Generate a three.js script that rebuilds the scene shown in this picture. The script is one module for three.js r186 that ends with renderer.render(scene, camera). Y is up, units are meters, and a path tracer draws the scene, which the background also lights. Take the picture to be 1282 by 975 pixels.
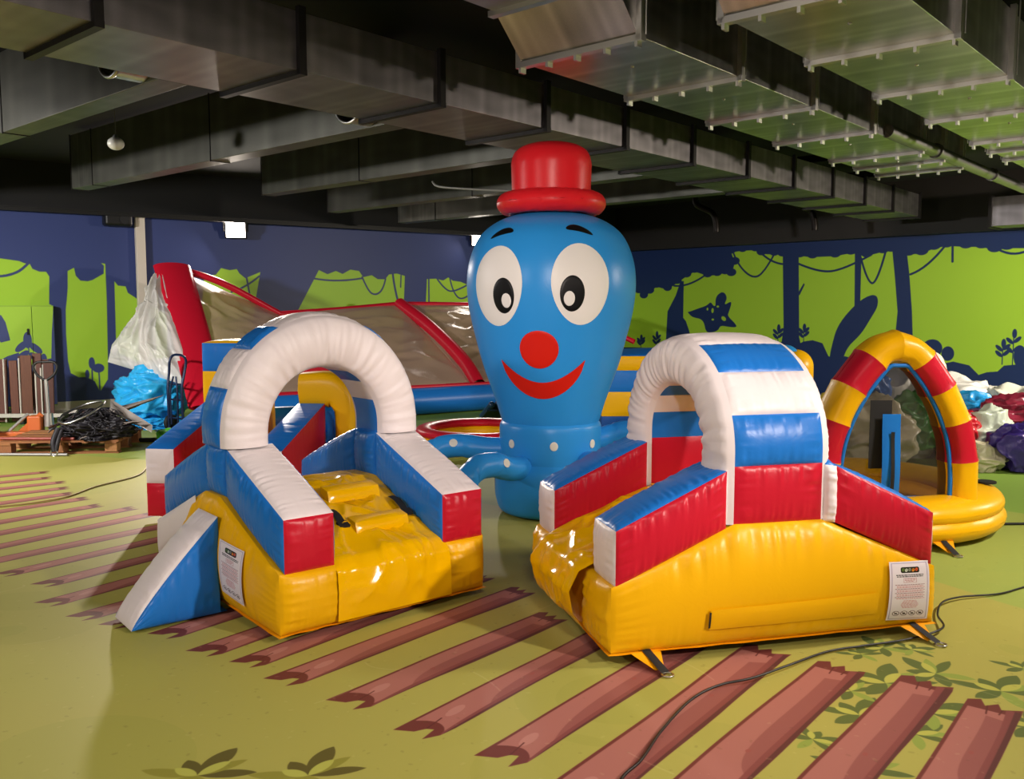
import * as THREE from 'three';
import { ImprovedNoise } from 'three/addons/math/ImprovedNoise.js';
import { mergeGeometries, mergeVertices } from 'three/addons/utils/BufferGeometryUtils.js';
import { RoundedBoxGeometry } from 'three/addons/geometries/RoundedBoxGeometry.js';
import { RectAreaLightUniformsLib } from 'three/addons/lights/RectAreaLightUniformsLib.js';
RectAreaLightUniformsLib.init();

// ---------------------------------------------------------------- camera, exposure, lights
const scene = new THREE.Scene();
scene.background = new THREE.Color(0x050505);
const camera = new THREE.PerspectiveCamera(47.04, 1282 / 975, 0.05, 80);
camera.position.set(0, 1.6, 0);
camera.rotation.x = -5.229 * Math.PI / 180;
scene.add(camera);
const renderer = new THREE.WebGLRenderer();
renderer.toneMapping = THREE.LinearToneMapping;
renderer.toneMappingExposure = 1.12;
renderer.shadowMap.enabled = true;
// floodlights, two in view on the blue wall, the rest unseen: [position, aimed at, lens width, height, colour, radiance of the wide beam, label, hood depth, [candela, half angle] of the narrow beam]
const FLOODS = [
  [[-4.52, 2.86, -14.80], [-2.4, 0.0, -5.0], 0.30, 0.24, '#fff0e2', 130, 'lit floodlight on the blue wall above the red framed tent', 0.10, [165, 0.33]],
  [[-0.62, 2.92, -17.55], [0.5, 0.0, -6.0], 0.30, 0.24, '#fff0e2', 70, 'lit floodlight on the blue wall beside the octopus head', 0.10, [22, 0.30]],
  [[4.5, 2.86, -0.7], [-2.2, 0.2, -5.0], 0.40, 0.22, '#fff0e4', 30, 'hooded floodlight on the right, facing the round arch', 0.45, [78, 0.46]],
  [[4.6, 2.90, -4.2], [1.8, 0.1, -5.4], 0.60, 0.22, '#fff0e4', 310, 'hooded floodlight on the right, above the striped arch side', 0.40],
  [[0.2, 2.86, 2.6], [0.25, 1.75, -7.0], 0.60, 0.22, '#fff0e4', 40, 'hooded floodlight behind the camera, facing the octopus', 0.22, [100, 0.19]],
  [[0.5, 3.25, -1.3], [0.4, 0.1, -4.8], 0.60, 0.22, '#fff0e4', 58, 'hooded floodlight high above the boardwalk print, facing the slides', 0.20],  // unseen fill, added to light the tops and fronts of the slides
  [[-4.8, 2.86, -0.6], [-1.5, 0.2, -6.5], 0.60, 0.22, '#fff3ea', 240, 'hooded floodlight on the left, facing the fin-shaped support', 0.25],  // unseen fill, added to lift the left side
  [[8.6, 2.70, -7.6], [4.6, 1.3, -15.5], 0.60, 0.22, '#fff0df', 1100, 'hooded floodlight washing the green wall beyond the covers', 0.3],  // unseen wash, added to brighten the green wall
  [[-6.9, 2.70, -6.6], [-4.0, 1.3, -15.0], 0.60, 0.22, '#fbf6f2', 760, 'hooded floodlight washing the blue wall by the cabinet', 0.3],  // unseen wash, added to brighten the blue wall
];

// ---------------------------------------------------------------- helpers
const V = (x, y, z) => new THREE.Vector3(x, y, z);
const noiseGen = new ImprovedNoise();
const N3 = (x, y, z = 0.5) => noiseGen.noise(x + 37.2, y + 11.7, z + 5.3);
let seedState = 12345;
const rnd = () => { seedState = (seedState * 1664525 + 1013904223) >>> 0; return seedState / 4294967296; };
const rr = (a, b) => a + (b - a) * rnd();
const clamp = (x, a, b) => Math.max(a, Math.min(b, x));
const lerp = (a, b, t) => a + (b - a) * t;
const ridge = (x, y, z) => 1 - 2 * Math.abs(N3(x, y, z));
const fold = (x, y, z) => { const a = x + 0.7 * N3(x * 0.6, y * 0.6, z + 20), b = y + 0.7 * N3(x * 0.6 + 9, y * 0.6, z + 31); return Math.pow(Math.max(0, 1 - 2.1 * Math.abs(N3(a, b, z))), 1.6); };
const used = {};
function numbered(n) { used[n] = (used[n] || 0) + 1; return used[n] === 1 ? n : n + '_' + String(used[n] - 1).padStart(3, '0'); }
function tag(o, label, category, group) { o.userData.label = label; o.userData.category = category; if (group) o.userData.group = group; return o; }
function thing(name, label, category, pos = [0, 0, 0], turn = 0, group) {
  const g = new THREE.Group(); g.name = numbered(name); g.position.set(...pos); g.rotation.y = turn; scene.add(g);
  return tag(g, label, category, group);
}
function part(name, geo, mat, parent, label) {
  const m = new THREE.Mesh(geo, mat); m.name = name; m.castShadow = m.receiveShadow = true; parent.add(m);
  if (label) m.userData.label = label;
  return m;
}
function solo(name, geo, mat, label, category, group) { const m = part(numbered(name), geo, mat, scene); return tag(m, label, category, group); }
function structure(name, geo, mat) { const m = part(name, geo, mat, scene); m.userData.kind = 'structure'; return m; }
function box(w, h, d, x = 0, y = 0, z = 0, r = 0) {
  const g = r > 0 ? new RoundedBoxGeometry(w, h, d, 2, r) : new THREE.BoxGeometry(w, h, d);
  return g.translate(x, y, z);
}
function tube(pts, r, n = 24, rad = 8) { return new THREE.TubeGeometry(new THREE.CatmullRomCurve3(pts.map(p => V(...p))), n, r, rad, false); }
function bar(a, b, r, rad = 8) {
  const A = V(...a), B = V(...b), d = B.clone().sub(A), L = d.length();
  const g = new THREE.CylinderGeometry(r, r, L, rad); g.applyQuaternion(new THREE.Quaternion().setFromUnitVectors(V(0, 1, 0), d.normalize()));
  return g.translate((A.x + B.x) / 2, (A.y + B.y) / 2, (A.z + B.z) / 2);
}
function beamBox(a, b, w, h) { // box whose long axis runs a->b, w across, h high
  const A = V(...a), B = V(...b), d = B.clone().sub(A), L = d.length(); d.normalize();
  let side = d.clone().cross(V(0, 1, 0)); if (side.length() < 1e-3) side = V(1, 0, 0); side.normalize();
  const up = side.clone().cross(d);
  const g = new THREE.BoxGeometry(L, h, w); g.applyMatrix4(new THREE.Matrix4().makeBasis(d, up, side.clone()));
  return g.translate((A.x + B.x) / 2, (A.y + B.y) / 2, (A.z + B.z) / 2);
}
const merge = gs => mergeGeometries(gs.map(g => g.index ? g.toNonIndexed() : g).map(g => { const k = new THREE.BufferGeometry(); for (const n of ['position', 'normal', 'uv']) if (g.attributes[n]) k.setAttribute(n, g.attributes[n]); return k; }));

// a sewn panel: fn(u,v) gives the flat panel, air pushes it out, the seams pucker it
function panelGeo(fn, o = {}) {
  const { b = 0.03, w = 0.004, wl = 0.035, f = 22, pu = 1, pv = 1, eu = 1, ev = 1, k = 0.55, cell = 0.015, max = 100, c = null, flip = false, crumple = 0, cf = 6, an = 1, seed = rnd() * 100 } = o;
  const len = (g) => { let L = 0, p = g(0); for (let i = 1; i <= 8; i++) { const q = g(i / 8); L += p.distanceTo(q); p = q; } return L; };
  const Lu = Math.max(len(t => fn(t, 0.5)), 1e-3), Lv = Math.max(len(t => fn(0.5, t)), 1e-3);
  const nu = clamp(Math.ceil(Lu / cell), 3, max), nv = clamp(Math.ceil(Lv / cell), 3, max);
  const pos = [], uv = [], idx = [];
  const P = t => Math.pow(Math.max(0, 4 * t * (1 - t)), k);
  const K = d => d * Math.exp(1 - d);
  const pk = (a, s) => { const m = 0.5 + 0.9 * Math.abs(N3(a * 2.3, s * 3.1, 9)); return m * (ridge(a * f, s, seed) * 0.8 - 0.25 + 0.4 * N3(a * f * 2.1, s, seed + 3)); };
  // outward side
  const mid = fn(0.5, 0.5), e = 2e-3;
  const nrm = (u, v) => {
    const u0 = Math.max(0, u - e), u1 = Math.min(1, u + e), v0 = Math.max(0, v - e), v1 = Math.min(1, v + e);
    const du = fn(u1, v).sub(fn(u0, v)), dv = fn(u, v1).sub(fn(u, v0));
    const n = du.cross(dv); if (n.lengthSq() < 1e-16) return null; return n.normalize();
  };
  let n0 = nrm(0.5, 0.5) || V(0, 1, 0), sgn = 1;
  if (c) sgn = n0.dot(mid.clone().sub(c)) < 0 ? -1 : 1;
  if (flip) sgn = -sgn;
  for (let j = 0; j <= nv; j++) for (let i = 0; i <= nu; i++) {
    const u = i / nu, v = j / nv, p = fn(u, v);
    let n = nrm(u, v) || nrm(clamp(u, 0.03, 0.97), clamp(v, 0.03, 0.97)) || n0;
    let h = b * (pu ? P(u) : 1) * (pv ? P(v) : 1);
    if (w) {
      const env = (pu ? Math.min(1, P(u) * 1.6) : 1) * (pv ? Math.min(1, P(v) * 1.6) : 1);
      if (eu && pu) { h += w * env * K(u * Lu / wl) * pk(v * Lv, 1.1) + w * env * K((1 - u) * Lu / wl) * pk(v * Lv, 5.7); }
      if (ev && pv) { h += w * env * K(v * Lv / wl) * pk(u * Lu, 9.3) + w * env * K((1 - v) * Lv / wl) * pk(u * Lu, 14.9); }
    }
    if (crumple) {
      const env = (pu ? Math.min(1, 6 * u * (1 - u)) : 1) * (pv ? Math.min(1, 6 * v * (1 - v)) : 1);
      const x = u * Lu * cf, y = v * Lv * cf;
      h += crumple * env * (fold(x * an, y / an, seed) * 0.9 + fold(x * an * 1.9 + 3, y / an * 1.6, seed + 7) * 0.5 + N3(x * 0.5, y * 0.5, seed) * 0.7 - 0.4);
    }
    p.addScaledVector(n, sgn * h);
    pos.push(p.x, p.y, p.z); uv.push(u * Lu, v * Lv);
  }
  for (let j = 0; j < nv; j++) for (let i = 0; i < nu; i++) {
    const a = j * (nu + 1) + i, bb = a + 1, d = a + nu + 1, cc = d + 1;
    if (sgn > 0) idx.push(a, bb, cc, a, cc, d); else idx.push(a, cc, bb, a, d, cc);
  }
  const g = new THREE.BufferGeometry();
  g.setAttribute('position', new THREE.Float32BufferAttribute(pos, 3)); g.setAttribute('uv', new THREE.Float32BufferAttribute(uv, 2));
  g.setIndex(idx); g.computeVertexNormals(); return g;
}
const panel = (parent, name, mat, fn, o, label) => part(name, panelGeo(fn, o), mat, parent, label);
const quad = (a, b, c, d) => (u, v) => { // a(0,0) b(1,0) c(1,1) d(0,1)
  const f = (i) => (1 - v) * ((1 - u) * a[i] + u * b[i]) + v * ((1 - u) * d[i] + u * c[i]);
  return V(f(0), f(1), f(2));
};
function poly(pts) { // piecewise linear through [x,y] points, by length
  const L = [0]; for (let i = 1; i < pts.length; i++) L.push(L[i - 1] + Math.hypot(pts[i][0] - pts[i - 1][0], pts[i][1] - pts[i - 1][1]));
  return t => { const d = t * L[L.length - 1]; let i = 1; while (i < L.length - 1 && L[i] < d) i++; const f = (d - L[i - 1]) / Math.max(1e-9, L[i] - L[i - 1]); return [lerp(pts[i - 1][0], pts[i][0], f), lerp(pts[i - 1][1], pts[i][1], f)]; };
}
// crumpled bundle of cloth or film
function bundleGeo(rx, ry, rz, amp, freq, seed, flat = -0.75, detail = 5) {
  let g = new THREE.IcosahedronGeometry(1, 24); g.deleteAttribute('normal'); g.deleteAttribute('uv'); g = mergeVertices(g, 1e-4);
  const p = g.attributes.position, uv = [];
  for (let i = 0; i < p.count; i++) {
    const x = p.getX(i), y = p.getY(i), z = p.getZ(i);
    const wx = x + 0.35 * N3(x * 1.1 + seed, y * 1.1, z * 1.1), wy = y + 0.35 * N3(x * 1.1, y * 1.1 + seed, z * 1.1 + 7), S = q => Math.pow(Math.max(0, 1 - 2.2 * Math.abs(q)), 1.5);
    let h = 0.92 + 0.34 * N3(x * 1.2 + seed, y * 1.2, z * 1.2) + amp * (S(N3(wx * freq * 0.75 + seed, wy * freq * 1.3, z * freq * 0.75)) * 0.7 + S(N3(wx * freq * 1.5, wy * freq * 2.0 + seed, z * freq * 1.6)) * 0.2 + S(N3(wx * freq * 3.4 + seed, wy * freq * 3.9, z * freq * 3.4)) * 0.05 - 0.2);
    let yy = y * h; if (yy < flat) yy = flat + (yy - flat) * 0.08;
    p.setXYZ(i, x * h * rx, (yy - flat) * ry, z * h * rz); uv.push(x * rx * 2, y * ry * 2);
  }
  g.setAttribute('uv', new THREE.Float32BufferAttribute(uv, 2)); g.computeVertexNormals(); return g;
}

// ---------------------------------------------------------------- materials
function noiseTex(size, fn, srgb = false) {
  const d = new Uint8Array(size * size * 4);
  for (let y = 0; y < size; y++) for (let x = 0; x < size; x++) { const c = fn(x / size, y / size), k = (y * size + x) * 4; d[k] = c[0]; d[k + 1] = c[1]; d[k + 2] = c[2]; d[k + 3] = 255; }
  const t = new THREE.DataTexture(d, size, size); t.magFilter = THREE.LinearFilter; t.minFilter = THREE.LinearMipmapLinearFilter; t.generateMipmaps = true;
  t.wrapS = t.wrapT = THREE.RepeatWrapping; if (srgb) t.colorSpace = THREE.SRGBColorSpace; t.needsUpdate = true; return t;
}
const per = (x, y, f, s) => { // tileable noise
  const a = x * Math.PI * 2, b = y * Math.PI * 2, R = f / 6.283;
  return noiseGen.noise(Math.cos(a) * R + s + Math.cos(b) * R * 0.7, Math.sin(a) * R + s * 2.1 + 40, Math.sin(b) * R + 17.3 + s);
};
const grain = noiseTex(256, (x, y) => { const v = clamp(128 + 60 * per(x, y, 30, 1) + 40 * per(x, y, 70, 4) + (rnd() - 0.5) * 24, 0, 255); return [v, v, v]; });
grain.repeat.set(2.2, 2.2);
const pvc = (hex, rough = 0.34, o = {}) => new THREE.MeshPhysicalMaterial({ color: hex, roughness: rough, bumpMap: grain, bumpScale: 0.0006, specularIntensity: 0.55, ...o });
const M = {
  blue: pvc('#1f74cc'), blueDeep: pvc('#174f9e'), red: pvc('#c4182f'), yellow: pvc('#efb408'), white: pvc('#ece2e4', 0.4), yellowGloss: pvc('#f4ba02', 0.16),
  blueLight: pvc('#2b8fd6', 0.28), octo: pvc('#3098e8', 0.34), octoHat: pvc('#e5222c', 0.34), eyeWhite: pvc('#f3eeea', 0.4), black: pvc('#0c0c0e', 0.4), nose: pvc('#dd2216', 0.36), dot: pvc('#e9e4d8', 0.5),
  belly: pvc('#17140f', 0.6), orange: pvc('#f3a30c', 0.34), strap: new THREE.MeshStandardMaterial({ color: '#101012', roughness: 0.75 }), steel: new THREE.MeshStandardMaterial({ color: '#b9b9b9', roughness: 0.3, metalness: 1 }),
  cable: new THREE.MeshStandardMaterial({ color: '#0d0d0d', roughness: 0.45 }),
};
const std = (c, r = 0.6, m = 0, o = {}) => new THREE.MeshStandardMaterial({ color: c, roughness: r, metalness: m, ...o });
function canvasTex(w, h, draw) {
  const c = document.createElement('canvas'); c.width = w; c.height = h; const x = c.getContext('2d'); draw(x, w, h);
  const t = new THREE.CanvasTexture(c); t.colorSpace = THREE.SRGBColorSpace; t.anisotropy = 8; return t;
}
// ---------------------------------------------------------------- the hall: floor, walls, ceiling
const LEAVES = [], PLANKS = [];
// printed planks: [left end x, z, right end x, z, width]
[[-1.70, -4.27, -0.62, -5.70, .17], [-1.43, -4.05, -0.40, -5.45, .17], [-1.19, -3.92, -0.18, -5.22, .16], [-0.98, -3.73, 0.05, -4.95, .17], [-0.66, -3.51, 0.20, -4.52, .19], [-0.355, -3.26, 0.62, -4.48, .17], [-0.035, -3.06, 0.98, -4.32, .18], [0.13, -2.70, 1.19, -4.06, .22], [0.52, -2.72, 1.46, -3.86, .21], [0.85, -2.60, 1.77, -3.70, .21], [1.30, -2.66, 1.94, -3.47, .20],
 [-3.05, -5.27, -2.05, -6.62, .14], [-2.71, -5.07, -1.75, -6.45, .15], [-2.51, -4.74, -1.55, -6.1, .16], [-2.23, -4.52, -1.2, -5.9, .16], [-2.01, -4.40, -0.9, -5.8, .15],
 [-3.42, -5.37, -2.50, -6.55, .15], [-3.72, -5.50, -2.80, -6.85, .15], [-4.02, -5.75, -3.05, -7.05, .15], [-4.30, -6.0, -3.37, -7.15, .15], [-4.55, -6.35, -3.60, -7.42, .15], [-4.80, -6.6, -3.82, -7.62, .15], [-5.0, -7.0, -3.98, -7.86, .14], [-5.2, -7.3, -4.14, -8.12, .14], [-5.4, -7.6, -4.38, -8.33, .14], [-5.6, -7.9, -4.55, -8.62, .14]].forEach(p => PLANKS.push(p));
// printed leaf sprays: [x, z, size, turn, tone]
[[-1.08, -2.94, .21, 0.1, 0], [-0.70, -2.94, .21, -0.05, 0], [1.37, -3.40, .20, 0.4, 1], [1.60, -3.70, .24, 0.2, 1], [1.62, -4.02, .12, 0.1, 1], [1.88, -4.08, .12, 1.2, 1], [1.86, -3.80, .2, -0.6, 1], [1.52, -3.24, .16, 0.8, 1], [2.0, -3.30, .2, 0.3, 1], [2.28, -3.86, .14, 0.6, 1], [1.22, -2.98, .18, 0.5, 1], [2.02, -3.0, .2, 0.2, 1], [2.35, -3.4, .2, 1.0, 1], [2.1, -2.85, .2, 2.0, 1], [1.66, -3.42, .2, 0.9, 1], [1.75, -4.1, .16, -0.5, 1], [1.42, -3.62, .15, 0.0, 1], [1.12, -3.2, .13, 1.4, 1], [2.05, -3.62, .22, 0.5, 1]].forEach(p => LEAVES.push(p));
const BLOTS = []; for (let i = 0; i < 900; i++) BLOTS.push([rr(-11, 13.5), rr(-20, 4.5), rr(0.05, 0.5), rnd(), rnd()]);
const SPECKS = []; for (let i = 0; i < 5200; i++) SPECKS.push([rr(-5.2, 3.4), rr(-9, -2.4), rr(0.002, 0.012), rnd()]);
function leafPath(c, L, W) { c.beginPath(); c.moveTo(0, 0); c.bezierCurveTo(L * 0.3, -W, L * 0.75, -W, L, 0); c.bezierCurveTo(L * 0.75, W * 0.8, L * 0.3, W * 0.9, 0, 0); c.fill(); }
function paintFloor(c, x0, z0, s, w, h) { // canvas left/top is world x0,z0 (z0 the far side), s px per metre
  c.fillStyle = '#aaa652'; c.fillRect(0, 0, w, h);
  c.save(); c.scale(s, s); c.translate(-x0, -z0);
  // greener zones beyond the boardwalk: bounce light painted into the floor colour
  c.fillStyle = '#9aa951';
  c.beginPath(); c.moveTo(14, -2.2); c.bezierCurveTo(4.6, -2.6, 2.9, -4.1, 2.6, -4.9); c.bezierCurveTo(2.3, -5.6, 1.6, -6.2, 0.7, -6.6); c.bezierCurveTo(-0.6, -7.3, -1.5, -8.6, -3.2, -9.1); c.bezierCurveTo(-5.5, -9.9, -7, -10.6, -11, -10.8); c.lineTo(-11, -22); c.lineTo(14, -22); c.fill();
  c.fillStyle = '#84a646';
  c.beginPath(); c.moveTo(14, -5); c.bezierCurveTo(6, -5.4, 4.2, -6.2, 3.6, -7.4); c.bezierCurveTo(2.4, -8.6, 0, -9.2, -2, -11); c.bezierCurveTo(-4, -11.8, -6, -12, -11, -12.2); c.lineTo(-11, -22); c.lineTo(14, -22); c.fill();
  for (const [x, z, r, a, t] of BLOTS) { c.fillStyle = t < 0.5 ? `rgba(180,178,84,${0.05 + a * 0.05})` : `rgba(112,126,44,${0.04 + a * 0.05})`; c.beginPath(); c.ellipse(x, z, r, r * (0.4 + a * 0.5), t * 6, 0, 7); c.fill(); }
  for (const [x, z, L, turn, tone] of LEAVES) {
    c.save(); c.translate(x, z); c.rotate(turn - Math.PI / 2);
    const dark = tone ? '#5d6b36' : '#615a2a', mid = tone ? '#8c9e46' : '#8f8c38', lite = '#b3b553';
    [[0.28, 1, .27, dark], [1.36, .95, .18, dark], [-0.69, .6, .22, dark], [-1.5, 1.0, .19, tone ? dark : mid], [2.6, .8, .2, mid], [0.81, .85, .17, mid], [-2.5, .7, .22, tone ? dark : mid], [0.6, .62, .16, lite], [-1.2, .5, .16, lite]].forEach(([a, l, wd, col]) => { c.save(); c.rotate(a); c.fillStyle = col; leafPath(c, L * l, L * wd); c.restore(); });
    c.restore();
  }
  PLANKS.forEach(([x1, z1, x2, z2, wd], i) => {
    const L = Math.hypot(x2 - x1, z2 - z1); c.save(); c.translate(x1, z1); c.rotate(Math.atan2(z2 - z1, x2 - x1));
    const H = wd / 2, sd = i * 7.31, wob = (t) => 0.012 * N3(t * 1.7 + sd, sd, 1);
    const outline = (e) => {
      c.beginPath(); c.moveTo(-0.05 + e, -H + e);
      for (let k = 1; k <= 12; k++) { const t = k / 12 * (L + 0.02) - e; c.lineTo(t, -H + wob(t) + e); }
      c.lineTo(L + 0.05 - e, -H * 0.55 + e * .4); c.lineTo(L - 0.01 - e, -H * 0.3); c.lineTo(L + 0.04 - e, 0.1 * H); c.lineTo(L - 0.015 - e, 0.3 * H); c.lineTo(L + 0.03 - e, H - e);
      for (let k = 12; k >= 1; k--) { const t = k / 12 * L - 0.02; c.lineTo(t, H + wob(t + 9) - e); }
      c.lineTo(0.03 + e, H * 1.0 - e); c.lineTo(-0.035 + e, H * 0.62); c.lineTo(0.05 + e * 2, H * 0.42); c.lineTo(0.035 + e, H * 0.1); c.lineTo(-0.01 + e, -H * 0.15); c.closePath();
    };
    c.fillStyle = '#6e3731'; outline(0); c.fill();
    c.save(); outline(0.0); c.clip();
    c.fillStyle = '#a86c61'; c.beginPath(); c.moveTo(0.06, -H * 0.8); for (let k = 0; k <= 14; k++) { const t = 0.06 + k / 14 * (L - 0.11); c.lineTo(t, -H * 0.86 + wob(t)); } for (let k = 14; k >= 0; k--) { const t = 0.06 + k / 14 * (L - 0.11); c.lineTo(t, H * 0.86 + wob(t + 9)); } c.quadraticCurveTo(0.14, H * 0.2, 0.06, -H * 0.8); c.fill();
    c.fillStyle = '#925750'; c.beginPath(); c.moveTo(0.2 + (i % 3) * 0.07, H * 0.85); c.bezierCurveTo(L * 0.3, -H * 0.5, L * 0.55, H * 0.1, L * 0.9, -H * 0.1); c.lineTo(L - 0.12, H * 0.8); c.fill();
    c.fillStyle = '#824843'; c.beginPath(); c.moveTo(0.05, H * 0.9); c.bezierCurveTo(L * 0.3, H * 0.35, L * 0.6, H * 0.8, L, H * 0.45); c.lineTo(L, H * 1.1); c.lineTo(0, H * 1.1); c.fill();
    c.fillStyle = '#5d3431'; c.beginPath(); c.moveTo(0.05, H); c.bezierCurveTo(L * 0.3, H * 0.72, L * 0.6, H * 0.9, L, H * 0.75); c.lineTo(L, H * 1.2); c.lineTo(0, H * 1.2); c.fill();
    c.fillStyle = '#b77e72'; c.beginPath(); c.ellipse(0.17 + (i % 2) * 0.05, -H * 0.12, 0.06, H * 0.26, -0.1, 0, 7); c.fill();
    c.fillStyle = '#96524a'; c.beginPath(); c.ellipse(L * (0.35 + 0.1 * (i % 4)), H * 0.1, 0.014, 0.009, 0, 0, 7); c.fill();
    c.strokeStyle = '#5e2c28'; c.lineWidth = 0.006; c.beginPath(); c.moveTo(L + 0.02, -H * 0.25); c.lineTo(L - 0.09, -H * 0.12); c.moveTo(L, H * 0.35); c.lineTo(L - 0.07, H * 0.3); c.moveTo(0.03, H * 0.1); c.quadraticCurveTo(0.09, 0, 0.14, -H * 0.1); c.stroke();
    c.restore(); c.restore();
  });
  // scuffs
  for (const [x, z, r, t] of SPECKS) { c.fillStyle = t < 0.5 ? 'rgba(214,210,150,0.13)' : 'rgba(60,60,24,0.12)'; c.beginPath(); c.ellipse(x, z, r, r * 0.6, t * 7, 0, 7); c.fill(); }
  c.strokeStyle = 'rgba(220,216,170,0.16)'; c.lineWidth = 0.008; c.lineCap = 'round';
  for (let i = 0; i < 60; i++) { const [x, z, r, t] = SPECKS[i * 80]; c.beginPath(); c.moveTo(x, z); c.quadraticCurveTo(x + r * 8, z + t * 0.1, x + (t - 0.5) * 0.5, z + r * 22); c.stroke(); }
  c.restore();
}
const floorBump = noiseTex(256, (x, y) => { const v = clamp(128 + 50 * per(x, y, 26, 3) + (rnd() - 0.5) * 60, 0, 255); return [v, v, v]; });
floorBump.repeat.set(1.5, 1.5);
const floorRoot = new THREE.Group(); floorRoot.name = 'floor'; floorRoot.userData.kind = 'structure'; scene.add(floorRoot);
const TX = { coarse: [-11, -21.5, 25, 26, 78] };
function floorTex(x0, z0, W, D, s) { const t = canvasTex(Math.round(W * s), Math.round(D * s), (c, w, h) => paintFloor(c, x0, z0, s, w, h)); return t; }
function floorPiece(x0, x1, z0, z1, tex, tr, name) { // tr: the texture's own [x0,z0,W,D]
  const g = new THREE.BoxGeometry(x1 - x0, 0.12, z1 - z0).translate((x0 + x1) / 2, -0.06, (z0 + z1) / 2);
  const p = g.attributes.position, uv = g.attributes.uv;
  for (let i = 0; i < p.count; i++) uv.setXY(i, (p.getX(i) - tr[0]) / tr[2], 1 - (p.getZ(i) - tr[1]) / tr[3]);
  part(name, g, new THREE.MeshPhysicalMaterial({ map: tex, roughness: 0.58, specularIntensity: 0.4 }), floorRoot);
}
{
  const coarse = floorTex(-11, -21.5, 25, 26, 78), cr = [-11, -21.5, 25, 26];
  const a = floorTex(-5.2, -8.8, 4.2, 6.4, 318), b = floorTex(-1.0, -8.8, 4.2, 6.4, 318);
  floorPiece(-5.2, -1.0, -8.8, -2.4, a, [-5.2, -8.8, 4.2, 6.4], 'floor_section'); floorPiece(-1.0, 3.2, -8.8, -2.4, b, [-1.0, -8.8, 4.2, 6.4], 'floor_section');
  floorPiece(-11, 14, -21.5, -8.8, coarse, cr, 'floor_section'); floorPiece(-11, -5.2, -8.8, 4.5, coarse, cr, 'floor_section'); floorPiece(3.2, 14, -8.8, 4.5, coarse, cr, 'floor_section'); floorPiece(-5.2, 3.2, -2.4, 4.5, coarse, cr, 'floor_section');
}
// wall from A to B (left to right as seen from inside), room on its +z side
function wallFrame(A, B) { const dx = B[0] - A[0], dz = B[1] - A[1]; return { L: Math.hypot(dx, dz), turn: Math.atan2(-dz, dx) }; }
function wallBox(name, A, B, y0, y1, th, mat, out = 0) {
  const { L, turn } = wallFrame(A, B);
  const m = structure(name, new THREE.BoxGeometry(L, y1 - y0, th).translate(0, 0, -th / 2 + out), mat);
  m.position.set((A[0] + B[0]) / 2, (y0 + y1) / 2, (A[1] + B[1]) / 2); m.rotation.y = turn; return m;
}
const CORNER = [2.27, -19.8], EL = [2.27 - 0.8213 * 15.5, -19.8 + 0.5705 * 15.5], ER = [2.27 + 0.7059 * 15.2, -19.8 + 0.7083 * 15.2], E2 = [-10.46, 4.2], E3 = [13, 4.2];
const BLUE = '#3a4679', GREEN = '#a4cf3c';
function soft(c, X, a) { const p = []; for (let i = 0; i < a.length; i += 2) p.push(X(a[i], a[i + 1])); const n = p.length, m = (i) => [(p[i % n][0] + p[(i + 1) % n][0]) / 2, (p[i % n][1] + p[(i + 1) % n][1]) / 2]; c.beginPath(); c.moveTo(...m(0)); for (let i = 1; i <= n; i++) c.quadraticCurveTo(...p[i % n], ...m(i)); c.closePath(); c.fill(); }
function shape(c, X, a) { c.beginPath(); for (let i = 0; i < a.length; i += 2) { const [x, y] = X(a[i], a[i + 1]); i ? c.lineTo(x, y) : c.moveTo(x, y); } c.closePath(); c.fill(); }
function curve(c, X, a, w) { c.lineWidth = w; c.lineCap = c.lineJoin = 'round'; c.beginPath(); const p = []; for (let i = 0; i < a.length; i += 2) p.push(X(a[i], a[i + 1])); c.moveTo(...p[0]); if (p.length === 2) c.lineTo(...p[1]); for (let i = 1; i < p.length - 1; i++) { const e = i === p.length - 2 ? p[i + 1] : [(p[i][0] + p[i + 1][0]) / 2, (p[i][1] + p[i + 1][1]) / 2]; c.quadraticCurveTo(p[i][0], p[i][1], e[0], e[1]); } c.stroke(); }
function blob(c, X, x, y, rx, ry, s, rot = 0) { const [a, b] = X(x, y); c.beginPath(); c.ellipse(a, b, rx * s, ry * s, rot, 0, 7); c.fill(); }
function twig(c, X, x, y0, y1, s, m = 1) { curve(c, X, [x, y0, x, y1], 0.014 * s); for (let k = 0; k < 2; k++) { const y = lerp(y0, y1, 0.45 + k * 0.3); blob(c, X, x - 0.055 * m, y + 0.03 * m, 0.07 * m, 0.03 * m, s, 0.75); blob(c, X, x + 0.055 * m, y + 0.05 * m, 0.07 * m, 0.03 * m, s, -0.75); } blob(c, X, x + 0.01, y1 + 0.03 * m, 0.035 * m, 0.075 * m, s); }
const sL = 2048 / 15.5, sR = 2048 / 15.2;
const cabinetGreens = [[11.94, 2.32, 11.79, 2.31, 11.55, 2.28, 11.48, 2.25, 11.41, 2.24, 11.38, 2.17, 11.29, 2.13, 11.2, 2.13, 11.16, 2.06, 11.18, 1.65, 11.15, 1.64, 11.19, 1.21, 11.21, .85, 11.4, .83, 11.48, .75, 11.57, .43, 11.6, .69, 11.63, .95, 11.78, .9, 11.86, .85, 12.01, .85]];
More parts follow.
